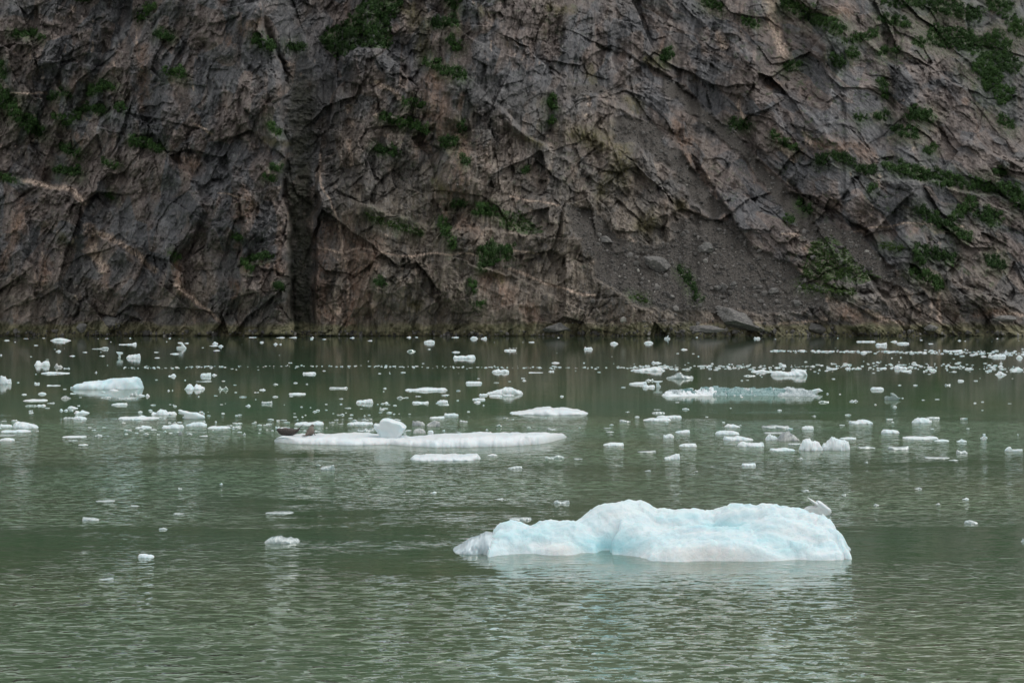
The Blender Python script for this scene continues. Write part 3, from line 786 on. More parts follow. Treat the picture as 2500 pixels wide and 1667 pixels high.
# loose scree: thousands of stones nobody could count
ico = bmesh.new(); bmesh.ops.create_icosphere(ico, subdivisions=1, radius=1)
IV = np.array([v.co[:] for v in ico.verts]); IF = np.array([[v.index for v in f.verts] for f in ico.faces]); ico.free()
cand = np.argwhere((scree > .4) & (PY < 800) & (PY > -10) & (PX > -20) & (PX < 2520))
cand = cand[rng.permutation(len(cand))[:16000]]
shore = np.argwhere((Zh > -.3) & (Zh < 2.2) & (PX > -30) & (PX < 2530)); shore = shore[rng.permutation(len(shore))[:520]]
extra = np.argwhere((PY > 690) & (PY < 812) & (PX > 1380) & (PX < 2040)); extra = extra[rng.permutation(len(extra))[:1200]]
V = []; T = []; nb_ = 0; TI = []
for q_, (i, j) in enumerate(np.concatenate([cand, extra, shore])):
    p = CV[i, j]
    s = .13 + .17 * rng.pareto(2.6); s = min(s, 1.4)
    if PY[i, j] < 560: s *= .75
    if q_ >= len(cand) + len(extra): s = min(.5 + s * 1.6, 2.0) * (.6 if rng.uniform() < .7 else 1)
    k = IV * (1 + rng.uniform(-.28, .28, (len(IV), 1))) * rng.uniform(.6, 1.3, 3) * s
    V.append(k + p + np.array([0, -.1, s * .15])); T.append(IF + nb_); nb_ += len(IV); TI.append(np.full(len(IV), rng.beta(1.9, 2.4)))
me = np_mesh('scree_stones', np.concatenate(V), np.concatenate(T), smooth=False)
TI = np.concatenate(TI); col_attr(me, 'tint', np.stack([TI, TI, TI, TI * 0 + 1], -1))
tag(link('scree_stones', me, M_RUBBLE), 'loose grey-brown stones of the scree fan', None, None, 'stuff')

# ------------------------------------------------------------------ water
def plane_grid(name, x0, x1, y0, y1, nx, ny, z):
    X, Yg = np.meshgrid(np.linspace(x0, x1, nx), np.linspace(y0, y1, ny))
    return np_mesh(name, np.stack([X, Yg, X * 0 + z], -1).reshape(-1, 3), grid_quads(ny, nx))
tag(link('water', plane_grid('water', -1500, 1500, -400, 760, 60, 40, 0), M_WATER), 'silty green fjord water', None, None, 'structure')
silt = NT('silt'); silt.principled(Base_Color=(.22, .35, .22), Roughness=1.0)
tag(link('deep_water', plane_grid('deep_water', -1500, 1500, -400, 700, 30, 20, -.07), silt.m), 'opaque silty water below the surface', None, None, 'structure')

# ------------------------------------------------------------------ ice: tools
def floe(name, x0, x1, yt, yb, prof, mat, seed, tile=None, parent=None, depth=None, rough=1.0):
    """a floating piece of ice: its skyline comes from prof, it has a real width, depth and a keel under water"""
    if tile:
        ox, oy, s = tile
        x0, x1, yt, yb = ox + x0 / s, ox + x1 / s, oy + yt / s, oy + yb / s
    yb = max(yb, 823.5)
    D = base_dist(yb); m = D / F
    L = (x1 - x0) * m; hp = max(yb - yt, 1.6)
    hp *= .82 if (x1 - x0) > 26 else .64
    W = min(.75 * L, .45 * hp * D * D / (F * H) * 2)
    W = max(W, .28 * L, .12)
    if D > 330: W = min(W, .5 * L)
    if depth: W = depth
    Yc = D + W / 2
    ztop = max(H - (yb - hp - HZ) / F * Yc, .35 * hp * m, .05)
    pv = [0.0] + [int(ch) / 9. for ch in prof] + [0.0]
    tp = .06 if (x1 - x0) > 26 else .15
    px_ = np.concatenate([[0], np.linspace(tp, 1 - tp, len(prof)), [1]])
    big = (x1 - x0) > 60
    nx, na = (64, 30) if big else ((34, 20) if (x1 - x0) > 22 else (20, 14))
    U = np.linspace(0, 1, nx); r_ = np.random.default_rng(seed)
    zz = np.interp(U, px_, pv)
    if big: zz = zz * (1 + .10 * fbm(U * 14 + seed, U * 0, seed, 3))
    ww = (1 - np.abs(2 * U - 1) ** (3.2 if (x1 - x0) > 26 else 2.0)) ** .5 * (1 + .22 * fbm(U * 4 + seed, U * 0 + 3, seed, 3))
    ww[0] = ww[-1] = .0
    a = np.linspace(0, 2 * math.pi, na, endpoint=False)
    t = np.cos(a); s = np.sin(a)
    flat = 4.0 if ztop < .22 * L else 2.4
    top = np.clip(1 - np.abs(t) ** flat, 0, 1) ** (.55 if big else .8)
    Z = np.where(s[None, :] >= 0, zz[:, None] * ztop * top[None, :], -(.10 * ztop + .05 + .25 * min(W, 1.2)) * np.abs(s)[None, :] * (ww[:, None] + .05))
    Z = Z - .02 * ztop
    X = (U[:, None] - .5) * L + 0 * t[None, :]
    Yg = t[None, :] * ww[:, None] * W / 2
    sc_ = max(L * .10, .05)
    n1 = fbm(X / (L * .12) + seed * 3.1, Yg / (L * .12) + Z / (L * .1), seed + 5, 3)
    n2 = fbm(X / (L * .12) - 7 + Z / (L * .1), Yg / (L * .12), seed + 9, 3)
    up = (s[None, :] > 0)
    n3 = fbm(X / (L * .05) + seed, Yg / (L * .07), seed + 11, 2, .6, True)
    Z = Z + (n1 * .17 + n3 * .10) * ztop * rough * up * (zz[:, None] > .02)
    Yg = Yg + n2 * W * .07
    X = X + n1 * min(L * .02, ztop * .25)
    me = np_mesh(name, np.stack([X, Yg, Z], -1).reshape(-1, 3), grid_quads(nx, na, True)[:, ::-1])
    xc = ((x0 + x1) / 2 - CX) / F * Yc
    return link(name, me, mat, parent, (xc, Yc, 0))

def solid_poly(name, pts, D, thick, mat, tile=None, vox=36, smooth=8, parent=None, z_shift=0.0, taper=.55, noise=.02):
    """a chunk with an irregular, overhanging outline, carved as a solid of real thickness"""
    if tile:
        ox, oy, s = tile
        pts = [(ox + x / s, oy + y / s) for x, y in pts]
    P = [at(x, y, D) for x, y in pts]
    xc = sum(p[0] for p in P) / len(P)
    bm = bmesh.new()
    cx_ = sum(p[0] for p in P) / len(P); cz_ = sum(p[2] for p in P) / len(P)
    layers = []
    for yo, k in ((-thick / 2, taper), (-thick / 4, .95), (thick / 4, .95), (thick / 2, taper)):
        layers.append([bm.verts.new((cx_ - xc + (p[0] - cx_) * k, yo, cz_ + (p[2] - cz_) * (k if p[2] > .05 else 1) + z_shift)) for p in P])
    n = len(P)
    bm.faces.new(layers[0]); bm.faces.new(layers[-1][::-1])
    for A, B in zip(layers[:-1], layers[1:]):
        for i in range(n):
            bm.faces.new((A[i], B[i], B[(i + 1) % n], A[(i + 1) % n]))
    bmesh.ops.recalc_face_normals(bm, faces=bm.faces)
    me = bpy.data.meshes.new(name + '_src'); bm.to_mesh(me); bm.free()
    tmp = bpy.data.objects.new('tmp', me); COL.objects.link(tmp)
    size = max(max(p[0] for p in P) - min(p[0] for p in P), max(p[2] for p in P) - min(p[2] for p in P))
    r = tmp.modifiers.new('r', 'REMESH'); r.mode = 'VOXEL'; r.voxel_size = size / vox
    sm = tmp.modifiers.new('s', 'SMOOTH'); sm.iterations = smooth; sm.factor = .5
    dg = bpy.context.evaluated_depsgraph_get()
    out = bpy.data.meshes.new_from_object(tmp.evaluated_get(dg))
    bpy.data.objects.remove(tmp)
    out.name = name
    for v in out.vertices:
        q = v.co / size
        v.co += Vector((mnoise.noise(q * 7), mnoise.noise(q * 7 + Vector((9, 0, 0))), mnoise.noise(q * 7 + Vector((0, 9, 0))))) * size * noise
    for f in out.polygons: f.use_smooth = True
    return link(name, out, mat, parent, (xc, D, 0))

def ridge_field(X, Y, ridges, k=.07, floor=-1.2):
    """height of an ice mass made of rounded ridges (crest line px, py, D; half-widths towards and away from the camera)"""
    Z = np.full(X.shape, floor)
    for crest, wf, wb, pw in ridges:
        c3 = np.array([at(*q) for q in crest])
        o = np.argsort(c3[:, 0]); c3 = c3[o]
        yc = np.interp(X, c3[:, 0], c3[:, 1]); zc = np.interp(X, c3[:, 0], c3[:, 2])
        ex = np.maximum(c3[0, 0] - X, 0) + np.maximum(X - c3[-1, 0], 0)
        zc = zc - ex * 2.6 - ex ** 2 * 3
        t = (Y - yc); w = np.where(t < 0, wf, wb)
        t = np.abs(t) / w
        z = zc - np.maximum(zc, .25) * t ** pw
        z = np.maximum(z, floor)
        h = np.clip(.5 + .5 * (z - Z) / k, 0, 1)
        Z = Z * (1 - h) + z * h + k * h * (1 - h)
    return Z

def field_mesh(name, x0, x1, y0, y1, step, fn, bottom=-1.3):
    nx, ny = int((x1 - x0) / step) + 1, int((y1 - y0) / step) + 1
    X, Yg = np.meshgrid(np.linspace(x0, x1, nx), np.linspace(y0, y1, ny))
    Z = fn(X, Yg)
    keep = Z > bottom + .02
    q = grid_quads(ny, nx)
    ok = keep.ravel()[q].any(1)
    q = q[ok]
    used, inv = np.unique(q, return_inverse=True)
    V = np.stack([X, Yg, Z], -1).reshape(-1, 3)[used]
    return V, inv.reshape(-1, 4)

# ------------------------------------------------------------------ the large foreground iceberg
def bp(x, y): return (1080 + x / 2.24, 1180 + y / 2.24)
R1 = [bp(640, 300) + (42.2,), bp(690, 225) + (42.4,), bp(760, 190) + (42.8,), bp(830, 150) + (42.8,), bp(900, 120) + (42.8,), bp(960, 108) + (42.8,), bp(1025, 95) + (42.9,), bp(1110, 112) + (43,), bp(1165, 142) + (43.1,),
      bp(1290, 135) + (43.2,), bp(1400, 140) + (43.3,), bp(1470, 157) + (43.3,), bp(1500, 150) + (43.2,), bp(1550, 126) + (43.1,), bp(1615, 117) + (43,), bp(1720, 130) + (42.8,), bp(1760, 122) + (42.6,),
      bp(1830, 126) + (42.5,), bp(1900, 130) + (42.4,), bp(1990, 140) + (42.2,), bp(2060, 170) + (42.0,), bp(2115, 212) + (41.7,), bp(2150, 262) + (41.4,), bp(2185, 325) + (41.2,)]
R2 = [bp(960, 215) + (41.9,), bp(1080, 225) + (41.5,), bp(1200, 245) + (41.3,), bp(1340, 250) + (41.2,), bp(1480, 252) + (41.1,), bp(1600, 248) + (41.1,), bp(1700, 228) + (41.2,), bp(1820, 188) + (41.4,), bp(1900, 196) + (41.4,), bp(1980, 205) + (41.4,), bp(2060, 240) + (41.2,), bp(2110, 290) + (41,), bp(2150, 350) + (40.9,)]
R3 = [bp(236, 330) + (41.6,), bp(260, 278) + (41.8,), bp(300, 237) + (42,), bp(365, 210) + (42.2,), bp(430, 218) + (42.3,), bp(480, 225) + (42.3,), bp(560, 210) + (42.3,), bp(620, 212) + (42.3,), bp(690, 216) + (42.3,), bp(750, 226) + (42.3,), bp(800, 262) + (42.3,), bp(860, 320) + (42.2,)]
R4 = [bp(1140, 398) + (40.0,), bp(1220, 368) + (40.05,), bp(1330, 335) + (40.1,), bp(1430, 318) + (40.15,), bp(1560, 316) + (40.15,), bp(1680, 345) + (40.1,), bp(1780, 365) + (40.1,), bp(1900, 392) + (40.1,)]
R5 = [bp(500, 385) + (41.0,), bp(530, 345) + (41.1,), bp(590, 318) + (41.15,), bp(650, 322) + (41.15,), bp(720, 345) + (41.1,), bp(770, 385) + (41,)]
R6 = [bp(1000, 372) + (41.3,), bp(1100, 372) + (40.6,), bp(1250, 345) + (40.5,), bp(1420, 300) + (40.6,), bp(1600, 290) + (40.6,), bp(1750, 300) + (40.6,), bp(1900, 320) + (40.6,), bp(2050, 345) + (40.5,), bp(2150, 380) + (40.4,)]
R7 = [bp(640, 290) + (42.1,), bp(740, 282) + (42.1,), bp(830, 292) + (42.3,), bp(920, 300) + (42.3,), bp(1010, 330) + (41.9,), bp(1080, 345) + (41.5,)]
RIDGES = [(R1, 1.35, 1.2, 1.7), (R2, 1.15, 1.0, 1.8), (R3, 1.35, 1.0, 2.2), (R6, .75, .8, 2.4), (R4, .5, .7, 2.2), (R5, .45, .6, 2.0), (R7, .75, .8, 1.6)]
def berg_z(X, Y):
    wx = X + .18 * fbm(X * .9, Y * .9, 301, 3); wy = Y + .18 * fbm(X * .9, Y * .9, 302, 3)
    Z = ridge_field(wx, wy, RIDGES, .16)
    up = sstep(Z, -.2, .25)
    a, ck = facet(wx * 10, wy * 10, 7, 1.7, .25, 310)
    cup = facet(wx * 10, wy * 10, 3.0, 1.4, .5, 330)[1]
    Z = Z + up * (.08 * fbm(X * 1.6, Y * 1.6, 303, 4) + .075 * fbm(X * .9, Y * 2.6, 304, 4, .55, True) + .07 * a + .022 * cup + .04 * fbm(X * 5, Y * 5, 331, 3, .6) + .02 * fbm(X * 3, Y * 9, 332, 3, .6, True))
    # dripping undercut edge and hollows near the water
    Z = Z - .05 * np.exp(-((Z - .05) / .05) ** 2)
    return np.maximum(Z, -1.2)
V, Q = field_mesh('iceberg', -2.0, 10.6, 38.6, 45.2, .05, berg_z, -1.2)
org = np.array([4.2, 41.8, 0])
b_me = np_mesh('iceberg', V - org, Q)
# bluer where the ice is dense and freshly washed (bay in the middle, trough behind the front hump), snowier on the low front bulges
pxv = V[:, 0] / V[:, 1] * F + CX; pyv = HZ + (H - V[:, 2]) / V[:, 1] * F
def blob(x, y, rx, ry): return np.exp(-((pxv - x) / rx) ** 2 - ((pyv - y) / ry) ** 2)
blue = .28 + .8 * blob(1500, 1335, 60, 18) + .6 * blob(1450, 1325, 60, 20) + .5 * blob(1300, 1305, 80, 18) + .45 * blob(1770, 1284, 90, 10) + .5 * blob(1880, 1318, 45, 10) + .5 * blob(1925, 1342, 50, 16) + .35 * blob(1640, 1312, 90, 8) + .25 * fbm(pxv / 60, pyv / 18, 320, 3) + .25 * blob(1660, 1260, 60, 10)
blue += .5 * np.clip(-V[:, 2] * 3, 0, 1)
snow = np.clip(1.3 * blob(1720, 1350, 110, 18) + 1.2 * blob(1365, 1340, 45, 14) + .5 * blob(1560, 1245, 120, 14), 0, 1)
col_attr(b_me, 'ice', np.stack([np.clip(blue, 0, 1), snow, blue * 0, blue * 0 + 1], -1))
berg = tag(link('iceberg', b_me, M_BERG, None, tuple(org)), 'largest pale blue iceberg with two humps, floating nearest the camera', 'iceberg')
tip = floe('clear_ice_end', 1104, 1228, 1289, 1354, '1246789998', M_TIP, 61, None, None, 2.0, .15)
tip.parent = berg; tip.location = Vector(tip.location) - Vector(org)
tip['label'] = 'grey glassy clear ice at the left end'
tip = floe('clear_ice_end', 2026, 2074, 1302, 1345, '97631', M_TIP, 62, None, None, 1.2)
tip.parent = berg; tip.location = Vector(tip.location) - Vector(org)
tip['label'] = 'thin clear ice skirt at the right end'

# ------------------------------------------------------------------ the long floe that carries the seals
A = (0, 800, 3.618); B = (620, 800, 3.618); C = (1240, 800, 3.618); D_ = (1850, 800, 3.618); E = (0, 1100, 2.138); FT = (1400, 1100, 2.138); G = (1100, 1200, 4.276)
def seal_floe_mesh():
    u = np.linspace(670, 1383, 260)
    front = np.interp(u, [670, 690, 760, 870, 960, 1000, 1060, 1140, 1230, 1300, 1345, 1383], [1078, 1081, 1085, 1087, 1085, 1089, 1092, 1092, 1090, 1086, 1079, 1068])
    Df = F * H / (front - HZ)
    back = np.interp(u, [670, 690, 740, 800, 880, 940, 1000, 1070, 1170, 1260, 1290, 1330, 1370, 1383], [1074, 1062, 1056, 1055.5, 1053, 1057, 1062, 1056, 1052, 1050, 1054, 1053.5, 1058, 1064])
    zt = np.interp(u, [670, 677, 690, 900, 960, 1060, 1170, 1260, 1340, 1375, 1383], [.02, .22, .32, .34, .30, .36, .46, .50, .42, .22, .03])
    Db = (H - zt) * F / (back - HZ)
    Db = np.maximum(Db, Df + .3)
    na = 44
    a = np.linspace(0, 2 * math.pi, na, endpoint=False); t = np.cos(a); s = np.sin(a)
    # t=-1 at the front edge
    tt = -t
    top = np.clip(1 - np.abs(tt) ** 7, 0, 1) ** .6
    Yg = (Df[:, None] + Db[:, None]) / 2 + tt[None, :] * (Db - Df)[:, None] / 2
    wv = fbm(u[:, None] / 55 + tt[None] * 1.2, u[:, None] / 300 + tt[None] * 2, 401, 4)
    wv2 = fbm(u[:, None] / 16, tt[None] * 3 + u[:, None] / 90, 402, 3)
    Z = np.where(s[None] >= 0, zt[:, None] * top[None] * (1 + .22 * wv + .15 * wv2), -.7 * np.abs(s)[None] * np.minimum(1, zt[:, None] / .2))
    Yg = Yg + .24 * fbm(u[:, None] / 30, tt[None] * 2, 403, 3) + .12 * fbm(u[:, None] / 8, tt[None] * 4, 404, 3)
    X = (u[:, None] - CX) / F * Yg
    V = np.stack([X, Yg, Z], -1).reshape(-1, 3)
    return V, grid_quads(len(u), na, True)
V, Q = seal_floe_mesh()
org = np.array([V[:, 0].mean(), V[:, 1].mean(), 0])
sf = tag(link('ice_floe', np_mesh('ice_floe', V - org, Q), M_SNOW, None, tuple(org)), 'longest flat white ice floe, carrying two seals and a mushroom-shaped ice lump', 'ice floe', 'floating ice')
kn = solid_poly('ice_lump', [(1052,840),(1062,838),(1105,845),(1115,810),(1140,790),(1180,789),(1220,798),(1245,812),(1290,820),(1320,835),(1357,870),(1342,890),(1325,905),(1318,930),(1295,955),(1290,985),(1110,985),(1105,945),(1085,915),(1062,880)], 78.6, 1.4, M_WHITE, B, 52, 8, None, -.04, .78, .014)
kn.parent = sf; kn.location = Vector(kn.location) - Vector(org); kn['label'] = 'pale blue mushroom-shaped lump of ice frozen onto the floe'
kn = solid_poly('ice_lump', [(742,262),(742,240),(752,229),(775,225),(798,229),(807,243),(808,268),(802,282),(748,282)], 80.2, .32, M_WHITE, (880, 1000, 4.523), 20, 5, None, .0, .6, .01)
kn.parent = sf; kn.location = Vector(kn.location) - Vector(org); kn['label'] = 'small white round knob of ice on the floe'

# ------------------------------------------------------------------ the clear teal berg
TC = (1600, 920, 5.345)
def tc(x, y, D): return (1600 + x / 5.345, 920 + y / 5.345, D)
TR = [[tc(95, 240, 127), tc(140, 205, 127.6), tc(200, 192, 128), tc(300, 180, 128.3), tc(420, 172, 128.6), tc(560, 172, 128.8), tc(660, 135, 129), tc(760, 142, 129), tc(860, 140, 129), tc(960, 160, 129), tc(1060, 142, 129), tc(1160, 152, 129), tc(1270, 142, 129), tc(1370, 158, 129), tc(1480, 138, 129),
       tc(1580, 142, 129), tc(1640, 158, 128.8), tc(1720, 150, 128.6), tc(1840, 162, 128.4), tc(1930, 160, 128.2), tc(2000, 190, 127.8), tc(2060, 220, 127.3), tc(2100, 240, 127)]]
def teal_z(X, Y):
    Z = ridge_field(X + .2 * fbm(X * 1.2, Y, 501, 3), Y, [(TR[0], 1.9, 1.6, 2.6)], .05, -.8)
    a, ck = facet(X * 10, Y * 10, 8, 1.2, .9, 510)
    a2, ck2 = facet(X * 10, Y * 10, 3.2, 1.2, .4, 520)
    return np.maximum(Z + sstep(Z, -.1, .3) * (.15 * a + .09 * a2 + .05 * fbm(X * 5, Y * 5, 511, 3)), -.8)
V, Q = field_mesh('clear_berg', 12.6, 28.4, 125, 132, .08, teal_z, -.8)
org = np.array([20.6, 128.5, 0])
pxv = V[:, 0] / V[:, 1] * F + CX; pyv = HZ + (H - V[:, 2]) / V[:, 1] * F
tm = np_mesh('iceberg', V - org, Q, smooth=False)
tm.materials.append(M_TEAL); tm.materials.append(M_SNOW); tm.materials.append(M_GLASS)
fx = pxv[Q].mean(1); fz = V[:, 2][Q].mean(1)
nz_ = fbm(fx / 14, fz * 2, 530, 2)
nz2 = fbm(fx / 9, fz * 4, 531, 3)
mi = np.where((fx + 30 * nz_ < 1735) & (fz < .42 + .6 * nz2), 1, np.where((fx + 34 * nz_ > 1905) | (fx + 20 * nz2 < 1660) | (nz2 > .42), 2, 0)).astype(np.int32)
tm.polygons.foreach_set('material_index', mi)
tag(link('iceberg', tm, None, None, tuple(org)), 'long clear teal iceberg with a dark rough top and white left end', 'iceberg')

# ------------------------------------------------------------------ other bergs and floes, one object each
WD, BD, GD = M_WHITE, M_WHITE, M_GREY
def lm(name, x, y, short): LAND.append((name, x, y, short))
MATS = {'b': M_BLUE, 'w': M_WHITE, 's': M_SNOW, 'g': M_GREY, 'e': M_GREEN, 'd': M_DIRTY}
# tile, x0, x1, top, base, skyline, ice, description ('' = described from its shape)
ICE = """
A 620 1265 415 545 1456677899 b wedge-shaped blue-white berg rising to the right
D 115 438 360 425 67656997 w white floe with a raised hump at its right end
C 5 720 692 772 1245899898653 s long low white berg shaped like a whaleback
B 1375 2010 1098 1178 758676676679 s long flat white floe floating alone just in front
D 360 575 965 1085 38998763 w smooth white hump, left one of a pair
D 560 812 950 1082 3579987776 w pointed white hump, right one of a pair
D 175 368 895 1000 46898631 d dirty striped grey-white berg with a rounded peak
B 2050 2382 512 590 23456998754 w white floe stepping up to a domed right end
A 115 335 818 890 79989876653 w large white slab tilted to the right
A 1045 1410 772 812 674555955554 w long white floe with a thin plate on its right half
A 305 440 285 335 399658999 w white berg with two square humps
A 445 625 86 115 258997631 w long low white floe nearest the cliff foot
A 1628 1812 487 545 159986239877544 w white berg split by a dark notch
A 1928 2018 500 548 974334796 e grey-green cradle-shaped chunk
A 0 100 410 497 99986555 w white block cut by the left edge of the picture
A 478 555 297 350 599454453 d grey chunk with an upright spike
A 560 620 340 362 733357 g small watery chunk with two ends turned up
A 365 615 380 407 3466655433 w long flat white floe
A 1118 1242 222 270 466779899 w white floe with a lumpy rounded right end
A 1048 1208 125 150 222233369 w thin flat floe with a knob at its right end
A 810 965 165 188 12324897 g jagged watery ice ridge
A 538 628 583 627 467995543 d grey-white rounded lump with a folded top
A 205 420 622 648 2457655654 w long flat white floe
A 222 325 675 694 467665 e green submerged-looking floe
A 320 408 665 692 385594 w small white floe with two points
A 985 1125 660 684 4688888 w flat white floe
A 596 690 682 714 899852 w white dome
A 665 790 722 757 863596532 w ragged white floe
A 558 660 778 806 4757564 g ragged grey slush floe
A 645 765 772 812 5899763 w white dome
A 1338 1560 712 772 433898744454 w white floe with a tall broken block in its middle
A 0 108 840 877 86665 w white floe cut by the left picture edge
A 15 275 895 924 664488853 w long low white floe in two steps
A 0 130 968 1000 58985 w low white floe cut by the left picture edge
A 550 762 950 970 477667 w long thin white floe
A 832 905 925 960 53389855 g glassy star-shaped chunk
A 1195 1340 857 889 33397664 w white floe with a pointed hump
A 1432 1625 840 890 5546899777 w low white floe rising to the right
A 1640 1828 825 870 3468899874 w white dome-backed floe
A 1832 2040 860 892 47877765 w flat white floe
A 2045 2130 852 888 757853 g grey chunk of slush
A 1575 1612 895 946 697 d thin upright shard leaning in the water
A 1482 1558 393 430 334896 w white pyramid with a low tail
A 1770 1865 393 430 688899 w square white block
A 1870 1918 397 421 5963 w small white cone
A 1728 1870 460 477 1123663 g flat grey sliver
A 335 410 560 588 6997 w white dome
A 190 238 575 592 4774 w low white dome
A 1145 1220 550 602 685785 g cluster of watery fragments
A 1222 1282 575 603 8855 w small white block
A 1285 1325 570 606 69962 w small white arch-shaped chunk
A 1040 1200 598 630 6334453 g flat grey floe
A 890 985 603 622 4586 g low watery floe
A 960 1050 535 558 58873 w white slab touching the wedge berg
B 65 165 635 673 755669 g green-grey chunk with a raised right corner
B 430 550 383 410 66776 w flat white floe
B 305 460 570 590 678876 w flat white floe
B 663 830 515 538 776668 g flat grey floe
B 900 1055 622 667 4667799 w white floe thickening to the right
B 1258 1340 595 623 69942 g grey rounded chunk
B 1328 1715 520 558 4346987678 w long low white floe with a bumpy top
B 1395 1545 642 669 77558 w flat white floe with raised ends
B 1615 1715 632 665 5997 w white dome
B 1868 2015 465 496 77777 w flat-topped white floe
B 1927 2045 615 638 577 w thin white floe
B 1940 2005 638 663 498 w small white dome
B 1985 2070 570 600 96887 w white chunk with a pointed left end
B 2075 2195 587 609 6886 w thin white floe
B 2100 2255 357 396 467957875 w white floe with a clear left half
B 358 622 822 862 57866999 w long white floe with a higher right end
B 820 1055 820 857 4677766 w long flat white floe
B 1550 1685 775 801 4668 w flat white floe
B 1678 1808 747 779 86784 w white floe with two knobs
B 1395 1512 810 864 979764 d grey slushy block
B 1525 1648 808 872 3579986 d grey pyramid block
B 1405 1518 880 932 589984 d grey-white lump
B 910 1065 878 917 6339446 g flat watery floe with one upright post
B 1813 1893 803 833 95635 g watery chunk with a raised left corner
B 205 320 873 896 5787 w white oval floe
B 590 715 1198 1257 55679 g grey-white chunk with a raised right corner
B 2060 2150 1105 1131 496 w small white mound
B 1758 1958 235 273 8686899 w white floe with a blocky right half
B 1500 1598 102 134 57986 w white dome
B 1908 1980 66 98 69975 w white pointed chunk
B 2003 2060 70 99 3589 w white tilted chunk
B 1348 1430 182 211 58974 e rounded green chunk
B 1232 1305 792 819 8853 g grey slab
B 945 1020 795 818 4952 g grey low mound
C 670 750 148 193 955667 w white chunk with an upright left horn
C 900 975 112 144 67965 w white dome with a notch
C 1200 1285 107 139 68987 w white lumpy dome
C 2170 2230 70 98 9587 w white chunk with a thin left spike
C 1080 1388 338 384 2335568993 w long floe with a thick white right end
C 1398 1640 385 452 33459954433 g watery berg with a leaning triangular peak
C 1068 1230 470 502 4679 w flat white floe rising to the right
C 1187 1300 495 528 79577 w pair of joined white lumps
C 1268 1358 283 314 954642 w white chunk with a tall left knob
C 2145 2355 362 393 3459433 w low white floe with a small central peak
C 1192 1440 788 824 3688876 w long thin floe
C 1310 1535 767 799 57688 w flat white floe
C 985 1085 806 832 9842 g glassy tadpole-shaped floe
C 343 425 868 903 96444 g watery chunk with a fin at its left end
C 840 1025 1008 1042 379988 w flat white floe
C 1370 1468 930 972 759995 w white chunk with a dark hollow
C 1478 1608 897 929 36799 w white wedge
C 1510 1668 1015 1052 48898 w low white mound
C 1830 2045 900 945 589985 w smooth white oval floe
C 1912 2050 842 879 397842 w white floe with two small peaks
C 1898 2165 945 997 866697542 w white floe with a peak on its right half
C 2025 2262 998 1052 59866768 w broad white floe
C 1380 1520 1100 1162 2489 w white wedge with a pale foot
C 2065 2190 1190 1222 88889 w small brick-shaped floe
C 320 500 1112 1157 542358974 e green underwater-looking chunk with a pale fin
C 1270 1388 733 758 47764 g low grey floe
D 1040 1142 128 157 68789 w white floe with an uneven top
D 1225 1338 124 143 58886 w smooth white oval floe
D 870 1040 112 126 66777 w long thin flat white floe
D 1660 1808 193 208 34579 w thin white floe rising to the right
D 2065 2190 232 260 68888 w white block in the brash ice band
D 2280 2340 235 270 58997 w white dome in the brash ice band
D 905 970 196 224 68963 w white lump in the brash ice band
D 1205 1320 325 364 89653 w white block in the brash ice band
D 1515 1580 350 382 58875 w white dome in the brash ice band
D 2095 2195 375 417 1398521 w white peak with a sharp crest
D 1650 1705 482 510 84449 g watery cradle-shaped chunk
D 1765 1822 447 473 96875 w white chunk with a flat left end
D 995 1112 517 550 687887 w flat white floe
D 812 888 625 652 68493 g small grey chunk with a fin
D 535 630 638 661 4964 e small green mound
D 805 1018 802 850 7456989762 w white floe with broken ridges along its top
D 1360 1538 785 842 38999874 w smooth white domed berg
D 1480 1608 780 808 5887 g grey floe half hidden behind the smooth dome
D 30 278 850 890 655787766 g long watery floe
D 388 495 860 899 69998 w white block
D 52 268 912 936 555555 g thin watery floe
D 65 178 930 992 389764 w pale lump in front of the striped berg's left side
D 105 328 1052 1089 664678753 w flat white floe
D 722 870 960 984 25875 w thin white floe half hidden behind the pointed hump
D 882 1035 1038 1066 645678532 g watery floe
D 1145 1335 1035 1077 776556689 g watery floe with a knob at its right end
D 1088 1248 890 932 5988875 w flat white floe with a crack
D 1280 1588 953 986 667766887 w long flat white floe
D 1560 1688 980 1004 25975 w low white floe
D 1755 1848 968 1008 35954 w white chunk with a small peak
D 1752 1852 1070 1113 96584 g watery chunk with a hooked left end
D 1475 1690 1130 1156 565555 g flat watery floe
D 265 398 1010 1034 5675 g thin watery floe
D 0 55 1015 1050 788 w white block
E 430 518 340 366 976642 g watery chunk with an upright left corner
E 828 875 388 413 65753 g small watery chunk
E 1380 1565 440 486 38996754 g broad glassy floe with a torn edge
E 722 805 533 560 899672 w small white dome with a bud at its right
G 1075 1245 80 127 694588 g glassy chunk
G 612 850 255 302 576886 g glassy floe just behind the largest iceberg's left end
F 2040 2110 355 382 58953 g small grey dome
"""
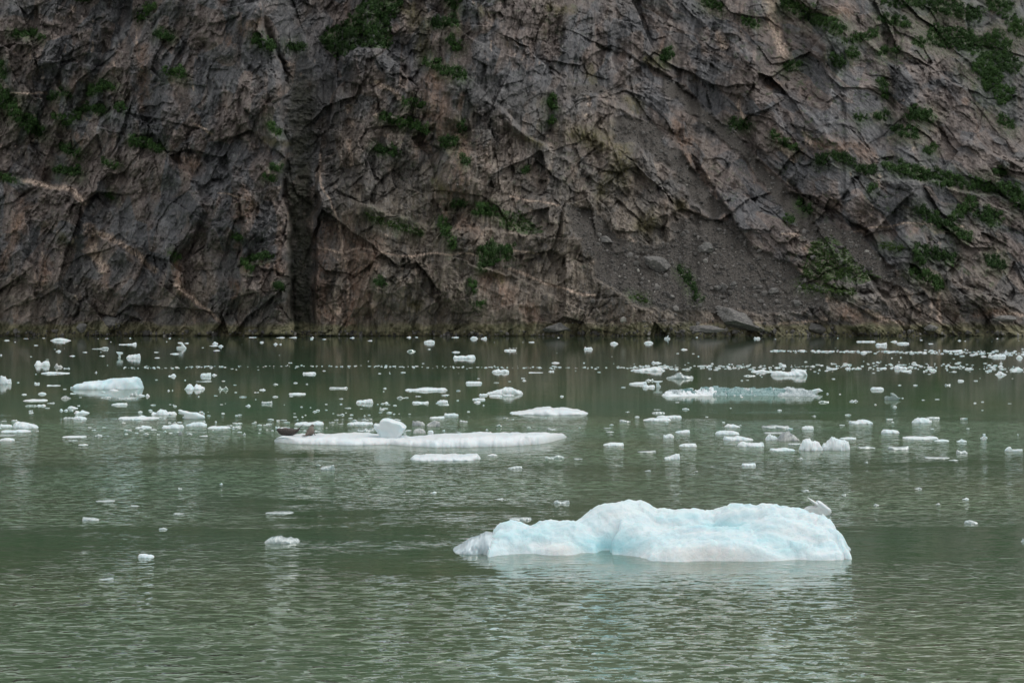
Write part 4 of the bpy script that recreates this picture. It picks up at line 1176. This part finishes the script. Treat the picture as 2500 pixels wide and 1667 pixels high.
# smaller pieces: tile, x0, x1, top, base, ice
SMALL = """
A 35 85 100 114 w,A 300 340 145 157 w,A 490 540 185 211 w,A 205 260 90 97 w,A 370 400 86 93 w,A 545 575 128 138 w,A 610 665 238 251 w,A 728 772 205 218 w,A 875 925 238 251 w,A 1620 1670 126 139 w,A 1500 1580 212 233 w,
A 1360 1405 205 218 w,A 1363 1415 255 267 w,A 1845 1925 145 161 w,A 1870 1930 112 143 w,A 1925 1975 142 166 w,A 1880 1945 190 203 w,A 2195 2275 75 87 w,A 2298 2330 115 131 w,A 0 20 228 244 w,A 302 352 470 496 w,A 415 535 498 514 w,
A 835 858 378 398 w,A 1477 1502 538 558 w,A 1518 1530 540 556 w,A 2288 2335 527 551 g,A 618 675 565 584 w,A 410 485 652 669 g,A 525 560 705 733 w,A 560 600 708 733 w,A 625 650 718 733 w,A 680 708 678 690 w,A 660 692 765 780 g,
A 247 293 718 737 g,A 1785 1808 738 763 w,A 0 132 940 956 g,A 600 690 978 999 g,A 690 780 1012 1037 w,A 940 965 940 961 g,A 2000 2060 848 866 g,A 1650 1705 918 943 g,A 1385 1412 930 945 w,A 1760 1838 948 959 w,A 2140 2172 915 946 g,
A 2165 2215 662 693 w,A 775 810 868 881 w,A 810 850 895 904 w,A 1890 1925 590 601 w,A 132 155 808 819 w,A 318 352 497 508 w,A 2240 2290 563 573 g,A 1440 1465 795 805 w,A 1955 1990 460 472 w,A 1140 1160 82 94 w,A 1485 1510 82 95 w,
A 925 960 90 97 w,A 125 140 118 127 w,A 970 985 117 126 w,A 1465 1478 115 124 w,A 305 322 148 157 w,
B 310 350 597 607 w,B 165 218 482 503 g,B 45 105 530 553 w,B 455 482 485 501 g,B 1137 1172 520 538 w,B 745 790 612 629 g,B 1130 1190 645 669 w,B 795 862 695 711 g,B 748 802 748 771 g,B 1425 1480 595 608 w,B 1678 1725 670 685 w,
B 1645 1730 580 595 g,B 1970 1995 442 451 w,B 170 215 125 148 w,B 220 245 130 148 w,B 50 90 115 131 w,B 192 275 75 89 w,B 305 380 75 88 w,B 495 530 72 90 w,B 495 525 92 104 w,B 600 640 92 103 w,B 845 890 75 91 w,
B 1003 1048 102 116 w,B 1345 1390 68 87 w,B 1420 1452 75 86 w,B 1740 1815 73 87 w,B 1745 1825 198 218 w,B 1530 1560 180 191 w,B 660 715 818 839 g,B 705 748 800 816 g,B 740 792 838 851 g,B 230 295 802 817 g,
B 75 150 845 863 g,B 188 225 857 886 w,B 865 920 800 823 g,B 1310 1355 918 951 g,B 1660 1690 897 909 w,B 1780 1825 905 921 g,B 2135 2195 843 871 e,B 2195 2250 785 798 g,B 2280 2297 800 811 w,B 525 592 898 919 g,B 540 595 1198 1216 g,
B 2195 2300 578 601 w,B 605 635 372 382 w,B 1095 1125 395 406 w,B 1150 1175 340 352 w,B 0 20 563 573 w,B 8 22 625 634 w,
C 180 235 112 129 w,C 1240 1260 143 153 w,C 1525 1588 172 195 w,C 383 458 290 313 w,C 355 410 367 389 w,C 180 312 386 399 w,C 1210 1290 437 469 g,C 115 155 435 448 w,C 122 165 450 469 w,C 2080 2190 408 428 g,
C 1765 1795 437 451 g,C 1285 1355 710 725 g,C 1745 1770 775 789 w,C 840 910 878 889 g,C 860 940 910 923 g,C 1140 1310 1078 1101 g,C 580 660 1138 1161 g,C 0 130 1200 1246 g,C 660 690 340 352 w,C 1590 1640 425 440 w,
C 1655 1680 76 86 w,C 435 455 78 88 w,C 1035 1075 735 745 g,C 2100 2130 455 464 w,
D 1172 1235 102 126 w,D 1430 1455 100 111 w,D 1507 1552 130 143 w,D 1765 1798 103 116 w,D 1505 1580 198 209 w,D 1420 1452 203 218 w,D 1968 2020 237 256 w,D 748 792 303 319 w,D 455 500 325 343 w,D 605 705 340 366 w,D 770 820 330 363 w,
D 1060 1140 342 361 w,D 1365 1435 312 331 w,D 1490 1545 332 351 w,D 1265 1360 368 388 w,D 2120 2170 322 346 w,D 2225 2340 348 376 w,D 470 518 765 784 g,D 1685 1770 1157 1173 g,D 345 400 1130 1161 g,D 940 975 1172 1191 g,
D 720 770 848 861 w,D 2225 2285 372 388 w,D 1500 1530 402 411 w,D 1175 1195 260 270 w,D 1255 1272 252 264 w,D 0 20 78 94 w,D 150 162 92 101 w,D 2100 2125 88 97 w,D 1820 1840 110 119 w,D 700 715 86 94 w,D 2290 2304 935 946 w,D 2020 2040 390 398 w,
E 2115 2145 208 218 g,E 2245 2280 206 221 w,E 1385 1535 313 329 g,E 930 950 190 200 w,E 1145 1162 165 175 w,E 905 960 320 331 g,E 500 600 255 266 g,E 680 730 281 291 g,E 515 595 664 675 g,
F 2030 2065 240 254 w,F 1565 1595 268 286 g,F 1190 1230 195 211 g,F 2335 2352 445 476 g,F 1780 1820 185 201 g,F 1890 1915 268 280 g,F 1395 1425 222 233 g,F 370 405 95 107 g,F 635 650 98 109 g,G 455 560 55 83 g
"""
SPECIAL = [
 ('A', [(1558,170),(1590,166),(1612,167),(1605,150),(1590,136),(1568,135),(1569,127),(1600,125),(1612,127),(1622,148),(1636,162),(1649,178),(1646,186),(1560,186)], 'w', 'goose-neck of white ice bending over its own floe'),
 ('A', [(1024,210),(1040,211),(1080,214),(1091,226),(1075,239),(1064,241),(1068,266),(1050,266),(1048,241),(1036,229)], 'w', 'anvil-shaped white ice balanced on a narrow stem'),
 ('C', [(1280,467),(1368,466),(1369,474),(1337,478),(1334,490),(1341,505),(1354,516),(1348,526),(1308,526),(1309,500),(1311,479),(1281,476)], 'w', 'T-shaped white ice on a thin stem'),
 ('C', [(1378,92),(1390,84),(1400,85),(1415,66),(1421,68),(1413,84),(1432,90),(1436,103),(1380,103)], 'w', 'white chunk with a slanting plate on top'),
 ('A', [(1563,717),(1585,716),(1610,726),(1690,742),(1745,745),(1808,775),(1825,792),(1800,808),(1640,808),(1605,790),(1650,770),(1575,756),(1572,750),(1588,742)], 'w', 'white long-snouted berg'),
 ('D', [(1113,612),(1130,600),(1160,606),(1182,610),(1178,590),(1167,573),(1195,571),(1222,590),(1240,612),(1268,617),(1240,640),(1120,640)], 'g', 'shark-fin of grey glassy ice'),
 ('D', [(2176,1082),(2190,1062),(2215,1047),(2233,1045),(2223,1059),(2242,1069),(2290,1073),(2342,1067),(2340,1095),(2190,1095)], 'w', 'white floe with a curled horn at its left end'),
 ('D', [(1960,972),(1985,959),(1992,950),(1985,932),(2011,930),(2007,952),(2030,966),(2029,974),(2012,994),(1975,994)], 'w', 'small white bottle-shaped chunk'),
 ('D', [(453,545),(470,551),(510,538),(545,531),(580,556),(562,563),(535,572),(515,586),(485,586),(478,572)], 'w', 'white slab behind the right end of the teal berg'),
]
TILES = {'A': A, 'B': B, 'C': C, 'D': D_, 'E': E, 'F': FT, 'G': G}
LAND = [(690, 1060, 'the seal floe', 'long'), (1030, 1075, 'the seal floe', ''), (1300, 1065, 'the seal floe', ''), (1550, 1320, 'the largest iceberg', ''), (1150, 1330, 'the largest iceberg', ''), (2000, 1320, 'the largest iceberg', ''),
        (1700, 960, 'the clear teal iceberg', ''), (1900, 960, 'the clear teal iceberg', ''), (260, 938, 'the blue-white wedge berg', ''), (2010, 1090, 'the pair of white humps', ''), (1088, 1114, 'the flat floe before the seals', ''),
        (1340, 1000, 'the whaleback berg', ''), (1925, 905, 'the hump-ended white floe', ''), (1920, 1065, 'the striped grey berg', ''), (62, 1035, 'the tilted white slab', ''), (2255, 1022, 'the smooth domed berg', ''),
        (1230, 950, 'the step-up white floe', ''), (448, 1012, 'the long-snouted berg', ''), (2185, 968, 'the shark-fin ice', ''), (442, 845, 'the goose-neck ice', ''), (1605, 940, 'the T-shaped ice', ''), (290, 868, 'the anvil-shaped ice', ''),
        (350, 1240, 'the small white dome with a bud', ''), (690, 1315, 'the broad glassy floe', ''), (105, 888, 'the two square humps', ''), (475, 942, 'the notched white berg', ''), (540, 944, 'the cradle-shaped chunk', ''),
        (1660, 918, 'the leaning-peak berg', ''), (2440, 912, 'the sharp white peak', ''), (150, 829, 'the long floe at the cliff foot', ''), (1130, 870, 'the blocky white floe', ''), (1245, 854, 'the gull floe', ''), (1435, 850, 'the horned white chunk', ''),
        (2138, 832, 'the long thin flat floe', ''), (2330, 855, 'the thin rising floe', ''), (800, 979, 'the step-thick floe', '')]
named = {}
labels_used = {}
def relate(px, py, used, own=''):
    opts = sorted(((((px - x) / 1.0) ** 2 + ((py - y) * 2.2) ** 2, x, y, nm) for x, y, nm, _ in LAND if nm not in own))
    for d, x, y, nm in opts:
        if d < 30 ** 2: continue        # never describe a thing by itself
        dx, dy = px - x, (py - y) * 2.2
        if abs(dx) > 2.2 * abs(dy): w = 'right of' if dx > 0 else 'left of'
        elif abs(dy) > 2.2 * abs(dx): w = 'in front of' if dy > 0 else 'beyond'
        else: w = ('in front and ' if dy > 0 else 'beyond and ') + ('right of' if dx > 0 else 'left of')
        near = 'close ' if d < 45 ** 2 else ('' if d < 130 ** 2 else 'well ')
        yield near + w + ' ' + nm
def put_label(o, desc, px, py, fixed=False):
    for r in relate(px, py, labels_used):
        lab = desc if fixed else desc + ', ' + r
        if len(lab.split()) > 16: lab = desc.split(' with ')[0] + ', ' + r
        if len(lab.split()) > 16: lab = desc.split(' with ')[0] + ', ' + r.replace('in front and ', '').replace('beyond and ', '')
        if lab not in labels_used and len(lab.split()) <= 16:
            labels_used[lab] = o.name; o['label'] = lab; return
    o['label'] = lab
seed = 1000
def floats(o, prof_px, px, py, desc, fixed=False, mat='w'):
    o['category'] = 'iceberg' if ('berg' in desc and 'berg\'s' not in desc) else 'ice floe'
    o['group'] = 'floating ice'
    put_label(o, desc, px, py, fixed)
cnt = {}
rows = []
for ln in ICE.strip().splitlines():
    f = ln.split(' ', 7)
    rows.append((f[0], *map(float, f[1:5]), f[5], f[6], f[7]))
for r in rows: cnt[r[7]] = cnt.get(r[7], 0) + 1
for tl, x0, x1, yt, yb, prof, ice, desc in rows:
    seed += 1
    ox, oy, s = TILES[tl]
    o = floe('iceberg' if ('berg' in desc and "berg's" not in desc) else 'ice_floe', x0, x1, yt, yb, prof, MATS[ice], seed, TILES[tl])
    floats(o, prof, ox + (x0 + x1) / 2 / s, oy + yb / s, desc)
for tl, pts, ice, desc in SPECIAL:
    ox, oy, s = TILES[tl]
    yb = oy + max(p[1] for p in pts) / s
    if 'teal' in desc: yb = 963.5
    D0 = base_dist(max(yb - 1.0, 824))
    wid = (max(p[0] for p in pts) - min(p[0] for p in pts)) / s * D0 / F
    o = solid_poly('ice_floe', pts, D0 + (1.5 if 'teal' in desc else 0), max(.32 * wid, .15), MATS[ice], TILES[tl], 34, 3, None, -.02, .6, .012)
    floats(o, 0, ox + sum(p[0] for p in pts) / len(pts) / s, yb, desc)
# the fin of ice behind the largest iceberg's right end
o = solid_poly('ice_floe', [(1690,292),(1705,245),(1740,222),(1800,215),(1850,224),(1845,205),(1800,165),(1742,109),(1762,113),(1870,178),(1886,180),(1855,145),(1897,150),(1960,200),(2022,250),(2027,285),(2000,312),(1720,312)], 49.2, .42, M_SNOW, (1600, 1190, 4.704), 60, 2, None, 0, .7, .008)
floats(o, 0, 1985, 1250, 'pinkish-white two-pronged fin of ice standing behind the largest iceberg\'s right shoulder', True)
for it in SMALL.replace('\n', '').split(','):
    f = it.split()
    if len(f) < 6: continue
    x0, x1, yt, yb = map(float, f[1:5]); seed += 1
    rr = random.Random(seed)
    ox, oy, s = TILES[f[0]]
    asp = (x1 - x0) / (yb - yt)
    prof = rr.choice(['2465', '3754', '2385', '5432', '4263', '1469', '6352', '2574']) if asp > 2.6 else rr.choice(['1963', '2495', '3971', '9437', '1485', '2739', '4892', '1296'])
    o = floe('ice_floe', x0, x1, yt, yb, prof, MATS[f[5]], seed, TILES[f[0]])
    desc = {'w': 'small white', 'g': 'small watery grey', 'e': 'small green', 'd': 'small grey'}[f[5]] + (' sliver of ice' if asp > 4.5 else (' flat fragment' if asp > 2.6 else ' lump of ice'))
    floats(o, 0, ox + (x0 + x1) / 2 / s, oy + yb / s, desc)

# brash ice: bands of crumbs along the current lines, nobody could count them
def brash():
    V = []; T = []; nb = 0
    jobs = []
    for _ in range(230): x = rng.uniform(300, 1560) ; jobs.append((x, 896 + 2.0 * math.sin(x / 170) + rng.normal() * 1.5, rng.uniform(.03, .11)))
    for _ in range(340): x = rng.uniform(1540, 2520); jobs.append((x, 897 + rng.normal() * (3.4 + 2.2 * sstep(np.array(x), 1800, 2150)), rng.uniform(.04, .17)))
    for _ in range(250): x = 2520 - 640 * rng.uniform(0, 1) ** 1.2; jobs.append((x, 857 + (x - 1900) / 600 * 6 + rng.normal() * (1.0 + 3.6 * sstep(np.array(x), 2050, 2500)), rng.uniform(.06, .26)))
    for _ in range(160): jobs.append((rng.uniform(-20, 2520), rng.uniform(826, 1060), rng.uniform(.04, .12)))
    for _ in range(120): jobs.append((rng.uniform(300, 1000), rng.uniform(985, 1060), rng.uniform(.04, .09)))
    for x, y, s in jobs:
        d = base_dist(max(y, 825))
        k = IV * (1 + rng.uniform(-.3, .3, (len(IV), 1))) * np.array([rng.uniform(1, 3.2), rng.uniform(.8, 1.5), rng.uniform(.5, 1.0)]) * s
        V.append(k + np.array([(x - CX) / F * d, d, s * .15])); T.append(IF + nb); nb += len(IV)
    return np.concatenate(V), np.concatenate(T)
V, T = brash()
tag(link('brash_ice', np_mesh('brash_ice', V, T, smooth=False), M_WHITE), 'bands of tiny white ice crumbs drifting along the current lines', None, None, 'stuff')

# ------------------------------------------------------------------ seals
def loft(path, rad, na=18):
    """one continuous skin over rings: path points, (half-width, half-height) per ring"""
    P = [Vector(p) for p in path]; n = len(P); V = []
    for i, p in enumerate(P):
        t = (P[min(i + 1, n - 1)] - P[max(i - 1, 0)]).normalized()
        sd_ = t.cross(Vector((0, 0, 1)))
        if sd_.length < .2: sd_ = Vector((0, 1, 0)) if abs(t.y) < .7 else Vector((1, 0, 0))
        sd_ = (sd_ - t * sd_.dot(t)).normalized(); upv = sd_.cross(t).normalized()
        w, h = rad[i]
        for k in range(na):
            a = 2 * math.pi * k / na
            V.append(p + sd_ * (math.cos(a) * w) + upv * (math.sin(a) * h))
    V = [v[:] for v in V]
    Q = [(i * na + k, i * na + (k + 1) % na, (i + 1) * na + (k + 1) % na, (i + 1) * na + k) for i in range(n - 1) for k in range(na)]
    c0 = len(V); V.append(P[0][:]); V.append(P[-1][:])
    Tt = [(c0, (k + 1) % na, k) for k in range(na)] + [(c0 + 1, (n - 1) * na + k, (n - 1) * na + (k + 1) % na) for k in range(na)]
    return V, Q + Tt
def smooth_path(ctrl, n):
    """ctrl rows x, y, z, w, h -> n rows, Catmull-Rom"""
    c_ = np.array(ctrl, float); m = len(c_); out = []
    for q in np.linspace(0, m - 1, n):
        i = min(int(q), m - 2); t = q - i
        p0, p1, p2, p3 = c_[max(i - 1, 0)], c_[i], c_[i + 1], c_[min(i + 2, m - 1)]
        out.append(.5 * (2 * p1 + (p2 - p0) * t + (2 * p0 - 5 * p1 + 4 * p2 - p3) * t * t + (3 * p1 - p0 - 3 * p2 + p3) * t ** 3))
    out = np.array(out); out[:, 3:] = np.maximum(out[:, 3:], .004)
    return [tuple(r[:3]) for r in out], [tuple(r[3:5]) for r in out]
def body(name, chains, mat, loc, rz, voxel, label):
    bm = bmesh.new()
    for ctrl, n in chains:
        p, r = smooth_path(ctrl, n); V, Fc = loft(p, r)
        vs = [bm.verts.new(v) for v in V]
        for f in Fc: bm.faces.new([vs[i] for i in f])
    bmesh.ops.recalc_face_normals(bm, faces=bm.faces)
    me = bpy.data.meshes.new('src'); bm.to_mesh(me); bm.free()
    tmp = bpy.data.objects.new('tmp', me); COL.objects.link(tmp)
    r = tmp.modifiers.new('r', 'REMESH'); r.mode = 'VOXEL'; r.voxel_size = voxel
    s = tmp.modifiers.new('s', 'SMOOTH'); s.iterations = 3; s.factor = .5
    out = bpy.data.meshes.new_from_object(tmp.evaluated_get(bpy.context.evaluated_depsgraph_get()))
    bpy.data.objects.remove(tmp)
    for f in out.polygons: f.use_smooth = True
    o = link(name, out, mat, None, loc); o.rotation_euler.z = rz
    return tag(o, label, 'seal', 'seals hauled out on the floe')
def part(name, parent, chains, mat, label=None):
    bm = bmesh.new()
    for ctrl, n in chains:
        p, r = smooth_path(ctrl, n); V, Fc = loft(p, r, 10)
        vs = [bm.verts.new(v) for v in V]
        for f in Fc: bm.faces.new([vs[i] for i in f])
    bmesh.ops.recalc_face_normals(bm, faces=bm.faces)
    for f in bm.faces: f.smooth = True
    me = bpy.data.meshes.new(name); bm.to_mesh(me); bm.free()
    o = link(name, me, mat, parent)
    if label: o['label'] = label
    return o
# left seal: lies along the edge, head to the left and lifted, hind flippers held up at the right
from mathutils.bvhtree import BVHTree
_b = BVHTree.FromPolygons([v.co[:] for v in sf.data.vertices], [p.vertices[:] for p in sf.data.polygons])
def floe_top(x, y):
    h_ = _b.ray_cast(Vector((x, y, 5)) - sf.location, Vector((0, 0, -1)))[0]
    return h_.z if h_ else .25
sx, sy, _ = at(702, 1067.5, 78.85)
sz = max(floe_top(sx + d_, sy) for d_ in (-.25, 0, .25))
s1 = body('seal', [([(-.61,0,.33,.02,.02),(-.595,0,.33,.055,.05),(-.54,0,.335,.10,.095),(-.45,0,.31,.14,.14),(-.34,0,.255,.18,.18),(-.18,0,.23,.22,.23),(.02,0,.225,.225,.225),(.22,0,.22,.20,.205),(.40,0,.245,.15,.155),(.54,0,.305,.09,.085),(.64,0,.39,.05,.045),(.68,0,.43,.03,.03)], 34)],
          M_FUR, (sx, sy, sz - .03), 0, .016, 'dark mottled seal lying on the left tip of the long floe, tail flippers raised')
part('hind_flipper', s1, [([(.62,.03,.37,.03,.03),(.69,.045,.45,.035,.02),(.76,.06,.535,.045,.014),(.81,.07,.59,.03,.008),(.83,.075,.61,.006,.004)], 12)], M_FLIP)
part('hind_flipper', s1, [([(.63,-.03,.38,.03,.03),(.71,-.04,.47,.035,.02),(.80,-.05,.565,.045,.014),(.88,-.055,.625,.03,.008),(.91,-.06,.645,.006,.004)], 12)], M_FLIP)
part('front_flipper', s1, [([(-.12,-.17,.28,.03,.03),(-.04,-.205,.265,.045,.016),(.05,-.215,.22,.045,.012),(.12,-.21,.185,.02,.008)], 10)], M_FLIP)
part('nose', s1, [([(-.632,0,.325,.006,.006),(-.618,0,.33,.03,.022),(-.60,0,.335,.034,.026)], 6)], M_FLIP)
for sgn in (-1, 1):
    part('eye', s1, [([(-.575,sgn*.062,.355,.012,.012),(-.568,sgn*.068,.357,.014,.014),(-.56,sgn*.068,.357,.008,.008)], 6)], M_FLIP)
# right seal: seen from behind, chest up and head turned to the right
sx, sy, _ = at(756, 1067.5, 78.75)
sz = max(floe_top(sx, sy - .1), floe_top(sx, sy))
s2 = body('seal', [([(-.24,-.34,.07,.03,.02),(-.17,-.26,.10,.07,.05),(-.08,-.15,.15,.15,.11),(.02,0,.22,.225,.19),(.05,.12,.30,.215,.20),(.05,.22,.39,.165,.165),(.055,.29,.47,.125,.125),(.075,.32,.535,.105,.10),(.12,.33,.575,.09,.085),(.165,.32,.575,.055,.05),(.19,.31,.57,.02,.02)], 34)],
          M_FUR2, (sx, sy, sz - .045), 0, .016, 'tan seal sitting up with its back turned, right of the dark mottled seal')
part('hind_flipper', s2, [([(-.20,-.30,.085,.03,.025),(-.27,-.36,.10,.04,.018),(-.34,-.40,.09,.045,.012),(-.40,-.42,.06,.015,.006)], 10)], M_FUR2)
part('hind_flipper', s2, [([(-.19,-.32,.075,.03,.025),(-.25,-.41,.06,.04,.016),(-.30,-.47,.045,.04,.012),(-.34,-.51,.03,.012,.006)], 10)], M_FUR2)
part('front_flipper', s2, [([(.22,.03,.20,.03,.03),(.28,.02,.12,.045,.018),(.31,.02,.05,.045,.014),(.32,.01,.02,.02,.008)], 10)], M_FUR)
for sgn in (-1, 1):
    part('eye', s2, [([(.135,.33+sgn*.06-.01,.605,.010,.010),(.142,.33+sgn*.064-.01,.606,.012,.012),(.15,.33+sgn*.062-.01,.605,.007,.007)], 6)], M_FLIP)
part('nose', s2, [([(.205,.305,.568,.005,.005),(.195,.308,.57,.022,.018),(.18,.31,.572,.024,.02)], 6)], M_FLIP)

# ------------------------------------------------------------------ gulls on their small floe near the far shore
gf = floe('ice_floe', 1230, 1261, 850.5, 856.5, '46765', M_WHITE, 777, None)
gf['category'] = 'ice floe'; gf['group'] = 'floating ice'; gf['label'] = 'thin white floe near the far shore with three gulls standing on it'
gz = max(v.co.z for v in gf.data.vertices)
def gull(dx, flip, label):
    k = 2.0
    root = bpy.data.objects.new('gull', None); COL.objects.link(root)
    root.location = (gf.location.x + dx, gf.location.y - .05, gz - .06)
    root.scale = (flip, 1, 1)
    tag(root, label, 'gull', 'gulls standing on a floe')
    part('body', root, [([(-.26,0,.20,.01,.01),(-.18,0,.20,.05,.03),(-.05,0,.21,.085,.075),(.08,0,.235,.08,.08),(.14,0,.29,.05,.05),(.17,0,.345,.045,.045),(.205,0,.355,.035,.035),(.225,0,.35,.012,.012)], 22)], M_FEATHER)
    for sgn in (-1, 1):
        part('wing', root, [([(.08,sgn*.075,.25,.02,.05),(-.05,sgn*.088,.24,.022,.06),(-.18,sgn*.06,.225,.016,.035),(-.30,sgn*.02,.215,.008,.01)], 10)], M_WING)
        part('leg', root, [([(0,sgn*.035,.15,.012,.012),(.005,sgn*.035,.08,.008,.008),(0,sgn*.035,.0,.012,.008)], 6)], M_BEAK)
    part('beak', root, [([(.215,0,.35,.014,.014),(.25,0,.347,.010,.010),(.275,0,.34,.003,.003)], 6)], M_BEAK)
gull(-.02, -1, 'leftmost of the three white gulls on the thin far floe')
gull(.82, -1, 'middle of the three white gulls on the thin far floe')
gull(1.32, 1, 'rightmost of the three white gulls on the thin far floe')
